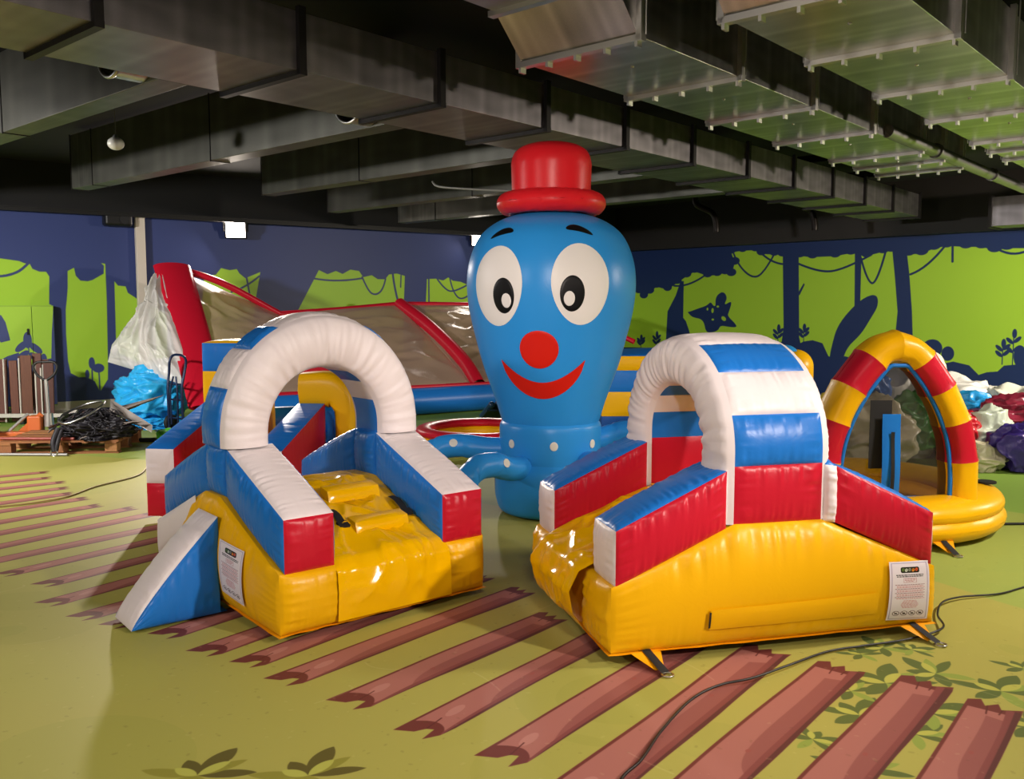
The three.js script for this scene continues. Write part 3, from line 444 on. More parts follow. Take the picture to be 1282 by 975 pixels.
{ // ---- left castle, ladder side to the camera
  const f = FRAME(-1.134, -4.25, -0.166, -5.046, 0.045);
  const g = thing('inflatable_slide', 'small inflatable slide with round white arch, yellow ladder and red rail ends', 'inflatable', f.pos, f.turn); g.scale.setScalar(f.k);
  const map = (w, y, l) => V(w, y, -l), bw = { side: M.blue, top: M.white }, bb = { side: M.blue, top: M.blue };
  const rp = [[0.0, 0.30, 0.57], [0.70, 0.57, 0.84], [0.95, 0.57, 0.84], [1.71, 0.27, 0.54]];
  const { P, q, H, mid } = slideCastle(g, map, {
    L: 1.70, seed: 2, lift: 0.045 / f.k, prof: [[0, 0.30], [0.72, 0.575], [0.93, 0.575], [1.70, 0.27]],
    arch: { y0: 0.84, l0: 0.70, l1: 0.95, fb: 0.085, ro: 0.655, ri: 0.36 }, bands: [[1.16, M.blue], [1.37, M.white], [1.49, M.blue], [1.6, M.white]].map((b, i) => b),
    rails: [[0.03, 0.30], [0.97, 1.24]].map(([w0, w1]) => ({ w0, w1, pts: rp, seg: [bw, bb, bb], endA: M.red, endB: M.red, b: 0.036 })),
  });
  // ladder sheet between the rails, hanging over the front edge
  const path = poly([[0.86, 0.57], [0.72, 0.565], [0.62, 0.53], [0.10, 0.335], [0.02, 0.305], [-0.035, 0.25], [-0.05, 0.15], [-0.045, 0.0]]);
  panel(g, 'ladder_sheet', M.yellowGloss, (u, v) => { const [l, y] = path(v); return P(lerp(0.30, 0.99, u) + 0.02 * (v > 0.8 ? (v - 0.8) * 3 : 0) * (u - 0.5), y + 0.015, l); }, { b: 0.014, w: 0.006, f: 14, wl: 0.06, crumple: 0.03, cf: 3.6, an: 1.25, c: mid, cell: 0.010, max: 150 });
  const rung = (l, y, w0, w1) => { const sh = new THREE.Shape(); sh.moveTo(0, 0); sh.lineTo(0.11, 0.045); sh.lineTo(0.02, 0.075); sh.closePath(); };
  for (const [l, w0, w1] of [[0.20, 0.52, 0.85], [0.51, 0.52, 0.85]]) {
    const y = H(l) + 0.02;
    const a = [w0, y - 0.01, l - 0.05], b = [w1, y - 0.01, l - 0.05], c = [w1, y + 0.055, l - 0.03], d = [w0, y + 0.055, l - 0.03], e = [w1, y + 0.072, l + 0.055], h = [w0, y + 0.072, l + 0.055];
    const o = { b: 0.008, w: 0.002, cell: 0.02, c: P((w0 + w1) / 2, y - 0.02, l + 0.03) };
    part('rung', merge([panelGeo(q(a, b, c, d), o), panelGeo(q(d, c, e, h), o), panelGeo(q(a, d, h, [w0, y + 0.03, l + 0.055]), { ...o, b: 0 }), panelGeo(q(b, c, e, [w1, y + 0.03, l + 0.055]), { ...o, b: 0 })]), M.yellowGloss, g);
  }
  for (const [w, la, lb] of [[0.475, 0.22, 0.37], [0.89, 0.24, 0.41]]) {
    const st = panelGeo((u, v) => { const l = lerp(la, lb, v); return P(w + (u - 0.5) * 0.045, H(l) + 0.052 + 0.016 * Math.sin(v * 3.1), l); }, { b: 0.003, w: 0, cell: 0.015, c: P(w, 0, 0.3) });
    const m = part('hand_strap', st, M.strap, g, 'black webbing strap'); m.geometry = merge([st, (() => { const b = box(0.06, 0.014, 0.05); const p = P(w, H(la) + 0.056, la); return b.rotateX(0.36).translate(p.x, p.y, p.z); })()]);
  }
  // fin-shaped side support
  const fin = (t) => { const x = lerp(-0.52, -0.06, t); return [x, -0.03 + 0.52 * Math.pow(t, 0.86)]; };
  const fc = P(-0.2, 0.12, 0.75), fo = { c: fc, w: 0.011, f: 20, wl: 0.03, cell: 0.009 };
  for (const l of [0.61, 0.89]) panel(g, 'fin_side', M.blue, (u, v) => { const [x, y] = fin(u); return P(x, lerp(-0.03, y, v), l); }, { ...fo, b: 0.03 });
  panel(g, 'fin_top', M.white, (u, v) => { const [x, y] = fin(u); return P(x, y, lerp(0.61, 0.89, v)); }, { ...fo, b: 0.03 });
  panel(g, 'fin_foot', M.blue, q([-0.52, -0.03, 0.61], [-0.02, -0.03, 0.61], [-0.02, -0.03, 0.89], [-0.52, -0.03, 0.89]), { ...fo, b: 0.014 });
  panel(g, 'fin_back', M.blue, q([-0.06, -0.03, 0.61], [-0.06, -0.03, 0.89], [-0.06, 0.49, 0.89], [-0.06, 0.49, 0.61]), { ...fo, b: 0.0 });
  // rear slide sheet, and floodlight glare on the body side as a white strip
  panel(g, 'slide_sheet', M.yellowGloss, (u, v) => { const [l, y] = poly([[0.82, 0.57], [0.95, 0.565], [1.66, 0.29], [1.74, 0.2], [1.75, 0.05]])(v); return P(lerp(0.30, 0.99, u), y + 0.015, l); }, { b: 0.01, w: 0.004, crumple: 0.006, c: mid, cell: 0.02 });
  panel(g, 'glare_strip', M.white, (u, v) => { const l = lerp(1.0, 1.68, u); return P(-0.035, lerp(H(l) - 0.22, H(l) - 0.005, v), l); }, { b: 0.035, w: 0.003, c: mid, cell: 0.02 });
  // sewn-on information label
  const lb = (u, v) => { const l = lerp(0.56, 0.30, u) , y = lerp(0.10, 0.385, v) - 0.02 * u; const bul = 0.075 * Math.pow(4 * (l / 1.7) * (1 - l / 1.7), 0.6) * Math.pow(Math.max(0, 4 * ((y - 0.0) / (H(l) - 0.0)) * (1 - (y - 0.0) / (H(l) - 0.0))), 0.6); return P(-bul - 0.012, y, l); };
  const lg = panelGeo(lb, { b: 0, w: 0, cell: 0.012, c: mid }); unitUV(lg); part('info_label', lg, labelMat, g, 'white printed information label');
}
function unitUV(g) { const a = g.attributes.uv; let mx = 0, my = 0; for (let i = 0; i < a.count; i++) { mx = Math.max(mx, a.getX(i)); my = Math.max(my, a.getY(i)); } for (let i = 0; i < a.count; i++) a.setXY(i, a.getX(i) / mx, a.getY(i) / my); }
function tieStrap(g, p, dir, drop = 0, rise = drop, name = 'anchor_strap') { // triangular flap with webbing and a ring, at foot point p, running out along dir (xz)
  const d = V(dir[0], 0, dir[1]).normalize(), s = V(-d.z, 0, d.x), o = V(...p);
  const at = (a, b, y) => o.clone().addScaledVector(d, a).addScaledVector(s, b).setY(y - drop);
  const flap = panelGeo((u, v) => at(v * 0.11, (u - 0.5) * lerp(0.17, 0.05, v), lerp(rise + 0.002, 0.012, v)), { b: 0.004, w: 0, cell: 0.02, c: V(o.x, -1, o.z) });
  const m = part(name, flap, M.orange, g);
  part('webbing', panelGeo((u, v) => at(v * 0.15, (u - 0.5) * 0.045, lerp(rise + 0.008, 0.014, v)), { b: 0.003, w: 0, cell: 0.02, c: V(o.x, -1, o.z) }), M.strap, m);
  const r = new THREE.TorusGeometry(0.026, 0.005, 8, 20).rotateX(Math.PI / 2); const q0 = at(0.165, 0, 0.008); part('ring', r.translate(q0.x, q0.y, q0.z), M.steel, m);
}
{ // ---- right castle, its long side to the camera
  const f = FRAME(0.458, -4.027, 2.152, -4.463, 0.06);
  const g = thing('inflatable_slide', 'small inflatable slide with striped tunnel arch and four red rails, yellow long side', 'inflatable', f.pos, f.turn); g.scale.setScalar(f.k);
  const map = (w, y, l) => V(l, y, -w), rb = { side: M.red, top: M.blue }, wb = { side: M.white, top: M.blue };
  const left = [[0.02, 0.31, 0.575], [0.575, 0.555, 0.83]], right = [[1.10, 0.56, 0.84], [1.165, 0.55, 0.83], [1.73, 0.295, 0.565]];
  const { P, q, H, mid } = slideCastle(g, map, {
    L: 1.75, seed: 5, lift: 0.06 / f.k, prof: [[0, 0.31], [0.62, 0.575], [1.09, 0.57], [1.75, 0.29]],
    arch: { y0: 0.57, l0: 0.615, l1: 1.085, fb: 0.075, ro: 0.545, ri: 0.29 }, bands: [[0.85, M.red], [1.09, M.blue], [1.285, M.white], [1.41, M.blue], [1.6, M.white]],
    rails: [[0.0, 0.285], [0.955, 1.24]].flatMap(([w0, w1]) => [{ w0, w1, pts: left, seg: [rb], endA: M.white, endB: M.white, b: 0.03 }, { w0, w1, pts: right, seg: [wb, rb], endA: M.white, endB: M.white, b: 0.028 }]),
  });
  for (const e of [0, 1]) {
    const pts = [[0.66, 0.575], [0.55, 0.555], [0.03, 0.34], [-0.06, 0.30], [-0.11, 0.2], [-0.09, 0.09], [-0.03, 0.0]].map(([l, y]) => [e ? 1.75 - l : l, y]); const path = poly(pts);
    panel(g, 'slide_sheet', M.yellowGloss, (u, v) => { const [l, y] = path(v); return P(lerp(0.29, 0.95, u), y + 0.012, l); }, { b: 0.03, w: 0.008, f: 13, wl: 0.06, crumple: 0.03, cf: 3.8, c: mid, cell: 0.012, max: 130 });
  }
  panel(g, 'tunnel_floor', M.yellow, q([0.28, 0.585, 0.6], [0.28, 0.585, 1.1], [0.97, 0.585, 1.1], [0.97, 0.585, 0.6]), { b: 0.012, w: 0.003, c: mid, cell: 0.03 });
  // flat air flap across the long side
  const bul = (l, y) => 0.075 * Math.pow(Math.max(0, 4 * (l / 1.75) * (1 - l / 1.75)), 0.6) * Math.pow(Math.max(0, 4 * ((y - 0.0) / (H(l) - 0.0)) * (1 - (y - 0.0) / (H(l) - 0.0))), 0.6);
  const fl = panelGeo((u, v) => { const l = lerp(0.47, 1.38, u), y = lerp(0.09, 0.19 + 0.012 * u, v); return P(-bul(l, y) - 0.012, y, l); }, { b: 0.004, w: 0.002, cell: 0.02, c: mid });
  part('velcro_flap', fl, M.yellow, g);
  part('zip_end', panelGeo((u, v) => { const l = 0.462 + u * 0.01, y = lerp(0.10, 0.18, v); return P(-bul(l, y) - 0.015, y, l); }, { b: 0, w: 0, cell: 0.02, c: mid }), M.strap, g);
  const lg = panelGeo((u, v) => { const l = lerp(1.44, 1.70, u), y = lerp(0.045, 0.345, v) - 0.02 * u; return P(-bul(l, y) - 0.014, y, l); }, { b: 0, w: 0, cell: 0.012, c: mid }); unitUV(lg); part('info_label', lg, labelMat, g, 'white printed information label');
  tieStrap(g, [0.17, 0, 0.01], [0.25, 1], 0.062); tieStrap(g, [1.62, 0, 0.01], [0.3, 1], 0.062);
}
// ---------------------------------------------------------------- octopus
function profileR(pts) { // smooth radius by height
  const c = new THREE.CatmullRomCurve3(pts.map(p => V(p[0], p[1], 0)), false, 'centripetal'); const s = c.getPoints(400);
  return { pts: s, r: y => { for (let i = 1; i < s.length; i++) if ((s[i - 1].y <= y && s[i].y >= y) || (s[i - 1].y >= y && s[i].y <= y)) return lerp(s[i - 1].x, s[i].x, (y - s[i - 1].y) / ((s[i].y - s[i - 1].y) || 1)); return 0.02; } };
}
function latheSurf(curve, a0, a1, bumps) { // geometry from points, angle 0 faces +z
  const n = curve.length - 1;
  return panelGeo((u, v) => { const t = v * n, i = Math.min(n - 1, Math.floor(t)), f = t - i, r = lerp(curve[i].x, curve[i + 1].x, f), y = lerp(curve[i].y, curve[i + 1].y, f), a = lerp(a0, a1, u); const k = 1 + (bumps ? bumps(a, y) : 0); return V(Math.sin(a) * r * k, y, Math.cos(a) * r * k); }, { b: 0, w: 0, cell: 0.03, max: 150 });
}
{
  const g = thing('inflatable_octopus', 'tall blue inflatable octopus with smiling face and red bowler hat', 'inflatable', [0.30, 0, -6.95], -11.5 * Math.PI / 180);
  const head = profileR([[0.374, 0.72], [0.433, 0.90], [0.522, 1.153], [0.576, 1.346], [0.633, 1.6], [0.648, 1.80], [0.625, 1.97], [0.549, 2.139], [0.44, 2.235], [0.28, 2.30], [0.02, 2.33]]);
  part('head', latheSurf(head.pts, -Math.PI, Math.PI, (a, y) => 0.004 * Math.cos(a * 8) * (y > 1.4 ? 1 : 0.5) + (y < 0.86 ? 0.012 * ridge(a * 9, y * 3, 2) * (0.86 - y) / 0.14 * (y > 0.725 ? 1 : 0) : 0)), M.octo, g);
  const neck = profileR([[0.372, 0.73], [0.392, 0.70], [0.395, 0.6], [0.392, 0.5], [0.385, 0.42]]);
  part('neck', latheSurf(neck.pts, -Math.PI, Math.PI, (a, y) => 0.004 * ridge(a * 14, y * 5, 4)), M.octo, g);
  const base = profileR([[0.385, 0.42], [0.425, 0.36], [0.435, 0.25], [0.425, 0.12], [0.39, 0.03], [0.30, 0.0], [0.02, 0.0]]);
  part('base', latheSurf(base.pts, -Math.PI, Math.PI, (a, y) => 0.006 * ridge(a * 12, y * 6, 8)), M.octo, g);
  // hat
  const crown = profileR([[0.30, 2.42], [0.303, 2.55], [0.305, 2.66], [0.296, 2.73], [0.26, 2.79], [0.16, 2.835], [0.02, 2.845]]);
  part('hat_crown', latheSurf(crown.pts, -Math.PI, Math.PI, (a, y) => (y > 2.66 && y < 2.83 ? 0.013 * ridge(a * 17, y * 5, 6) : 0)), M.octoHat, g);
  { const t = panelGeo((u, v) => { const a = u * Math.PI * 2, b = v * Math.PI * 2, r = 0.32 + Math.cos(b) * 0.098; return V(Math.sin(a) * r, 2.385 + Math.sin(b) * 0.085 + 0.006 * ridge(a * 12, b * 1.5, 3), Math.cos(a) * r); }, { b: 0, w: 0, cell: 0.016, max: 170 }); part('hat_brim', t, M.octoHat, g); }
  // sewn-on features, laid on the head surface
  const R = y => y > 0.725 ? head.r(y) : y > 0.42 ? neck.r(y) : base.r(y);
  const on = (a, y, e) => { const r = R(y) * (1 + (y > 0.725 ? 0.004 * Math.cos(a * 8) * (y > 1.4 ? 1 : 0.5) : 0)) + e; return V(Math.sin(a) * r, y, Math.cos(a) * r); };
  function applique(name, mat, a0, y0, ring, e, label, thick = 0.004) { // ring: n points [da*ref,dy] outline around the centre
    const n = ring.length, K = 10, pos = [], idx = [], ref = R(y0);
    for (let k = 0; k <= K; k++) for (let i = 0; i < n; i++) { const s = k / K, [x, y] = ring[i]; const p = on(a0 + x * s / ref, y0 + y * s, e + (k === K ? -0.004 : thick * 0)); pos.push(p.x, p.y, p.z); }
    for (let k = 0; k < K; k++) for (let i = 0; i < n; i++) { const j = (i + 1) % n, A = k * n + i, B = k * n + j, C = (k + 1) * n + i, D = (k + 1) * n + j; idx.push(A, C, D, A, D, B); }
    const geo = new THREE.BufferGeometry(); geo.setAttribute('position', new THREE.Float32BufferAttribute(pos, 3)); geo.setIndex(idx); geo.computeVertexNormals();
    geo.setAttribute('uv', new THREE.Float32BufferAttribute(new Float32Array(pos.length / 3 * 2), 2));
    return part(name, geo, mat, g, label);
  }
  const ell = (rx, ry, rot = 0, egg = 0) => Array.from({ length: 48 }, (_, i) => { const t = i / 48 * Math.PI * 2, x = rx * Math.cos(t) * (1 + egg * Math.sin(t)), y = ry * Math.sin(t); return [x * Math.cos(rot) - y * Math.sin(rot), x * Math.sin(rot) + y * Math.cos(rot)]; });
  const D = Math.PI / 180;
  for (const s of [-1, 1]) {
    const lab = s < 0 ? '' : '';
    applique('eye_white', M.eyeWhite, s * 28.8 * D, 1.755 + (s > 0 ? 0.01 : 0), ell(0.222, 0.288, s * 0.04, 0.05), 0.006);
    applique('pupil', M.black, s * 22.6 * D, 1.685 + (s > 0 ? 0.014 : 0), ell(0.09, 0.127), 0.011);
    applique('eye_glint', M.eyeWhite, (s < 0 ? -20.3 : 20.6) * D, 1.65 + (s > 0 ? 0.014 : 0), ell(0.04, 0.052), 0.015);
    applique('eyebrow', M.black, s * 30.5 * D, 2.14 + (s > 0 ? 0.015 : 0), Array.from({ length: 40 }, (_, i) => { const t = i / 40 * Math.PI * 2, x = 0.095 * Math.cos(t); return [x, 0.025 * Math.sin(t) - 2.6 * x * x + 0.008 - s * x * 0.22]; }), 0.008);
  }
  applique('nose', M.nose, 0.6 * D, 1.30, ell(0.14, 0.137), 0.014);
  { // smile: a strip between two arcs
    const n = 48, pos = [], idx = [];
    for (let i = 0; i <= n; i++) { const t = i / n * 2 - 1, a = t * 34 * D + 2 * D, lo = 1.225 - 0.29 * Math.sqrt(Math.max(0, 1 - t * t * 0.999)) * 1.0, up = 1.225 - 0.165 * (1 - t * t) * 1.0 - 0.002; for (let k = 0; k <= 6; k++) { const y = lerp(lo, Math.max(lo, up), k / 6); const p = on(a, y, 0.007); pos.push(p.x, p.y, p.z); } }
    for (let i = 0; i < n; i++) for (let k = 0; k < 6; k++) { const A = i * 7 + k, B = A + 1, C = A + 7, E = C + 1; idx.push(A, C, E, A, E, B); }
    const geo = new THREE.BufferGeometry(); geo.setAttribute('position', new THREE.Float32BufferAttribute(pos, 3)); geo.setIndex(idx); geo.computeVertexNormals(); geo.setAttribute('uv', new THREE.Float32BufferAttribute(new Float32Array(pos.length / 3 * 2), 2)); part('smile', geo, M.nose, g);
  }
  for (const a of [-38, 13, 62, 112, -90, 165]) applique('polka_dot', M.dot, a * D, 0.575, ell(0.03, 0.034), 0.008);
  // arms: fat puffed tubes with a gathered root and drooping tip
  const dotsAt = [];
  function arm(pts, r0, r1, dots) {
    const cv = new THREE.CatmullRomCurve3(pts.map(p => V(...p))), fr = cv.computeFrenetFrames(100, false);
    const sm = [0, 0.3, 0.62, 1];
    const rad = t => { let seam = 1; for (const k of [0.36, 0.68]) seam = Math.min(seam, Math.abs(t - k) / 0.03); const end = t > 0.93 ? Math.sqrt(Math.max(0.0001, 1 - Math.pow((t - 0.93) / 0.07, 2))) : 1; return lerp(r0, r1, t) * (0.95 + 0.05 * Math.min(1, seam)) * end; };
    const ax = t => { const i = Math.round(t * 100); return [fr.normals[i], fr.binormals[i]]; };
    const surf = (u, v) => { const p = cv.getPoint(v), [n, b] = ax(v), a = u * Math.PI * 2, r = rad(v) * (1 + 0.025 * ridge(a * 2.2, v * 12, 3) * (Math.abs(v - 0.36) < 0.08 || Math.abs(v - 0.68) < 0.08 || v < 0.1 ? 1 : 0.2)); return p.addScaledVector(n, Math.cos(a) * r).addScaledVector(b, Math.sin(a) * r); };
    const m = part('arm', panelGeo(surf, { b: 0, w: 0, cell: 0.012, max: 110 }), M.octo, g);
    for (const [t, dir] of dots) { // flat round patch on the tube
      const p = cv.getPoint(t), d = V(...dir).normalize(), T = cv.getTangent(t); d.addScaledVector(T, -d.dot(T)).normalize(); const s = new THREE.CircleGeometry(0.032, 24); const q = new THREE.Quaternion().setFromUnitVectors(V(0, 0, 1), d);
      const ps = s.attributes.position; for (let i = 0; i < ps.count; i++) { const x = ps.getX(i), y = ps.getY(i); ps.setZ(i, -(x * x + y * y) * 4); }
      s.applyQuaternion(q); p.addScaledVector(d, rad(t) + 0.006); s.translate(p.x, p.y, p.z); part('polka_dot', s, M.dot, m);
    }
  }
  const toL = (x, y, z) => { const v = V(x - 0.30, y, z + 6.95).applyAxisAngle(V(0, 1, 0), 11.5 * D); return [v.x, v.y, v.z]; };
  arm([toL(0.12, 0.40, -6.72), toL(-0.02, 0.42, -6.50), toL(-0.14, 0.47, -6.38), toL(-0.26, 0.45, -6.30), toL(-0.315, 0.36, -6.27), toL(-0.325, 0.28, -6.26)], 0.085, 0.108, [[0.34, [0.3, 0.5, 1]]]);
  arm([toL(0.05, 0.50, -6.95), toL(-0.2, 0.50, -6.96), toL(-0.42, 0.52, -6.97), toL(-0.56, 0.50, -6.96), toL(-0.66, 0.44, -6.95), toL(-0.69, 0.38, -6.95)], 0.085, 0.105, [[0.45, [0.1, 0.4, 1]]]);
  arm([toL(0.52, 0.52, -6.95), toL(0.72, 0.58, -6.98), toL(0.92, 0.62, -7.0), toL(1.05, 0.56, -7.0), toL(1.1, 0.44, -7.0)], 0.08, 0.11, [[0.5, [0, 1, 1]]]);
  arm([toL(0.5, 0.42, -6.72), toL(0.62, 0.46, -6.56), toL(0.72, 0.44, -6.45), toL(0.76, 0.36, -6.42)], 0.075, 0.09, []);
  arm([toL(0.45, 0.5, -7.2), toL(0.6, 0.56, -7.45), toL(0.7, 0.48, -7.6), toL(0.72, 0.36, -7.64)], 0.08, 0.1, []);
}
// ---------------------------------------------------------------- yellow and red pod with net door
{
  const g = thing('inflatable_pod', 'round yellow inflatable pod with pointed red and yellow arch and net door', 'inflatable', [2.62, 0, -6.78]);
  const Rb = 1.04; // base: two stacked fat rings
  const ringGeo = (R, y, rr0, ry, sd) => panelGeo((u, v) => { const a = u * Math.PI * 2, b = v * Math.PI * 2, k = 1 + 0.02 * ridge(a * 5, b * 0.8 + sd, sd); const r = R + Math.cos(b) * rr0 * k; return V(Math.sin(a) * r, y + Math.sin(b) * ry * k, Math.cos(a) * r); }, { b: 0, w: 0, cell: 0.022, max: 200 });
  part('base_ring', ringGeo(Rb - 0.20, 0.115, 0.20, 0.11, 1.5), M.yellow, g); part('base_ring', ringGeo(Rb - 0.21, 0.215, 0.195, 0.105, 4.5), M.yellow, g);
  part('base_floor', new THREE.CylinderGeometry(Rb - 0.2, Rb - 0.2, 0.14, 40).translate(0, 0.15, 0), M.orange, g);
  // pointed arch: centre line of the tube, in the plane z = zc
  const zc = 0.64, half = [[0.0, 1.335], [0.10, 1.30], [0.22, 1.17], [0.34, 0.98], [0.43, 0.76], [0.47, 0.54], [0.48, 0.26]];
  const cv = new THREE.CatmullRomCurve3(half.map(p => V(p[0], p[1], 0))), sp = cv.getSpacedPoints(120);
  const cAt = t => { const i = Math.min(119, Math.floor(t * 120)), f = t * 120 - i; return sp[i].clone().lerp(sp[i + 1], f); };
  const rt = 0.115, depth = 0.17;
  const cuts = [0, 0.155, 0.345, 0.545, 0.765, 1], cols = [M.yellow, M.red, M.yellow, M.red, M.yellow];
  for (const s of [-1, 1]) for (let i = 0; i < 5; i++) { const m = segShift(cuts[i], cuts[i + 1], s, cols[i]); }
  function segShift(t0, t1, s, mat) {
    return panel(g, 'arch_panel', mat, (u, v) => {
      const t = lerp(t0, t1, u), c = cAt(t); let d = cAt(Math.min(1, t + 0.01)).sub(cAt(Math.max(0, t - 0.01))).normalize(); if (t < 0.12) d.lerp(V(1, 0, 0), 1 - t / 0.12).normalize();
      const n = V(-d.y, d.x, 0), a = v * Math.PI * 2, sq = x => Math.sign(x) * Math.pow(Math.abs(x), 0.85);
      let x = c.x + n.x * rt * sq(Math.cos(a)), y = c.y + n.y * rt * sq(Math.cos(a)); if (x < 0) { x = 0; }
      return V(s * x, y, zc + depth * sq(Math.sin(a)));
    }, { b: 0.008, w: 0.005, f: 18, pv: 0, c: V(0, 0.6, zc), cell: 0.016 });
  }
  // net door inside the arch
  const inner = t => { const c = cAt(t), d = cAt(Math.min(1, t + 0.01)).sub(cAt(Math.max(0, t - 0.01))).normalize(); return V(Math.max(0, c.x - rt * 0.86 * -d.y), Math.min(1.21, c.y - rt * 0.86 * d.x), zc + 0.05); };
  const netTex = (() => { const n = 128, d = new Uint8Array(n * n * 4); for (let y = 0; y < n; y++) for (let x = 0; x < n; x++) { const v = (x % 8 < 3 || y % 8 < 3) ? 240 : 120, k = (y * n + x) * 4; d[k] = d[k + 1] = d[k + 2] = v; d[k + 3] = 255; } const t = new THREE.DataTexture(d, n, n); t.wrapS = t.wrapT = THREE.RepeatWrapping; t.magFilter = THREE.LinearFilter; t.repeat.set(14, 14); t.needsUpdate = true; return t; })();
  const net = new THREE.MeshStandardMaterial({ color: '#1d130d', roughness: 0.9, transparent: true, alphaMap: netTex, side: THREE.DoubleSide });
  panel(g, 'net_door', net, (u, v) => { const p = inner(1 - v * 0.995); return V(lerp(-p.x, p.x, u), p.y, p.z + 0.02 * Math.sin(u * 3.14) * Math.sin(v * 3.14)); }, { b: 0, w: 0, cell: 0.03 }, 'fine black net with blue edging');
  const edge = []; for (const s of [-1, 1]) for (let i = 0; i <= 24; i++) { const p = inner(s < 0 ? 1 - i / 24 : i / 24); edge.push([s * p.x, p.y, p.z + 0.05]); }
  part('door_edging', tube(edge.filter((p, i) => i !== 25), 0.016, 120, 6), M.blue, g); part('door_edging', tube([[-0.37, 0.30, zc + 0.1], [0, 0.30, zc + 0.1], [0.37, 0.30, zc + 0.1]], 0.016, 20, 6), M.blue, g);
  part('zip_strip', panelGeo((u, v) => V(-0.04 + lerp(-0.062, 0.062, u), lerp(0.32, 0.88, v), zc + 0.115 + 0.01 * Math.sin(v * 5)), { b: 0.004, w: 0.003, cell: 0.02 }), M.blue, g, 'blue zip strip with black opening');
  part('zip_strip', panelGeo((u, v) => V(-0.035 + lerp(-0.013, 0.013, u), lerp(0.33, 0.76, v), zc + 0.134 + 0.01 * Math.sin(v * 5)), { b: 0.001, w: 0, cell: 0.02 }), M.strap, g);
  part('zip_strip', panelGeo((u, v) => V(-0.10 + lerp(-0.075, 0.075, u), lerp(0.5, 0.97, v), zc + 0.07), { b: 0.002, w: 0, cell: 0.02 }), M.strap, g);
  tieStrap(g, [0.22, 0, 0.98], [0.2, 1], 0, 0.07);
  part('vent_hole', new THREE.CylinderGeometry(0.07, 0.07, 0.012, 24).translate(0.86, 0.327, 0.3), M.strap, g, 'black round air opening');
}
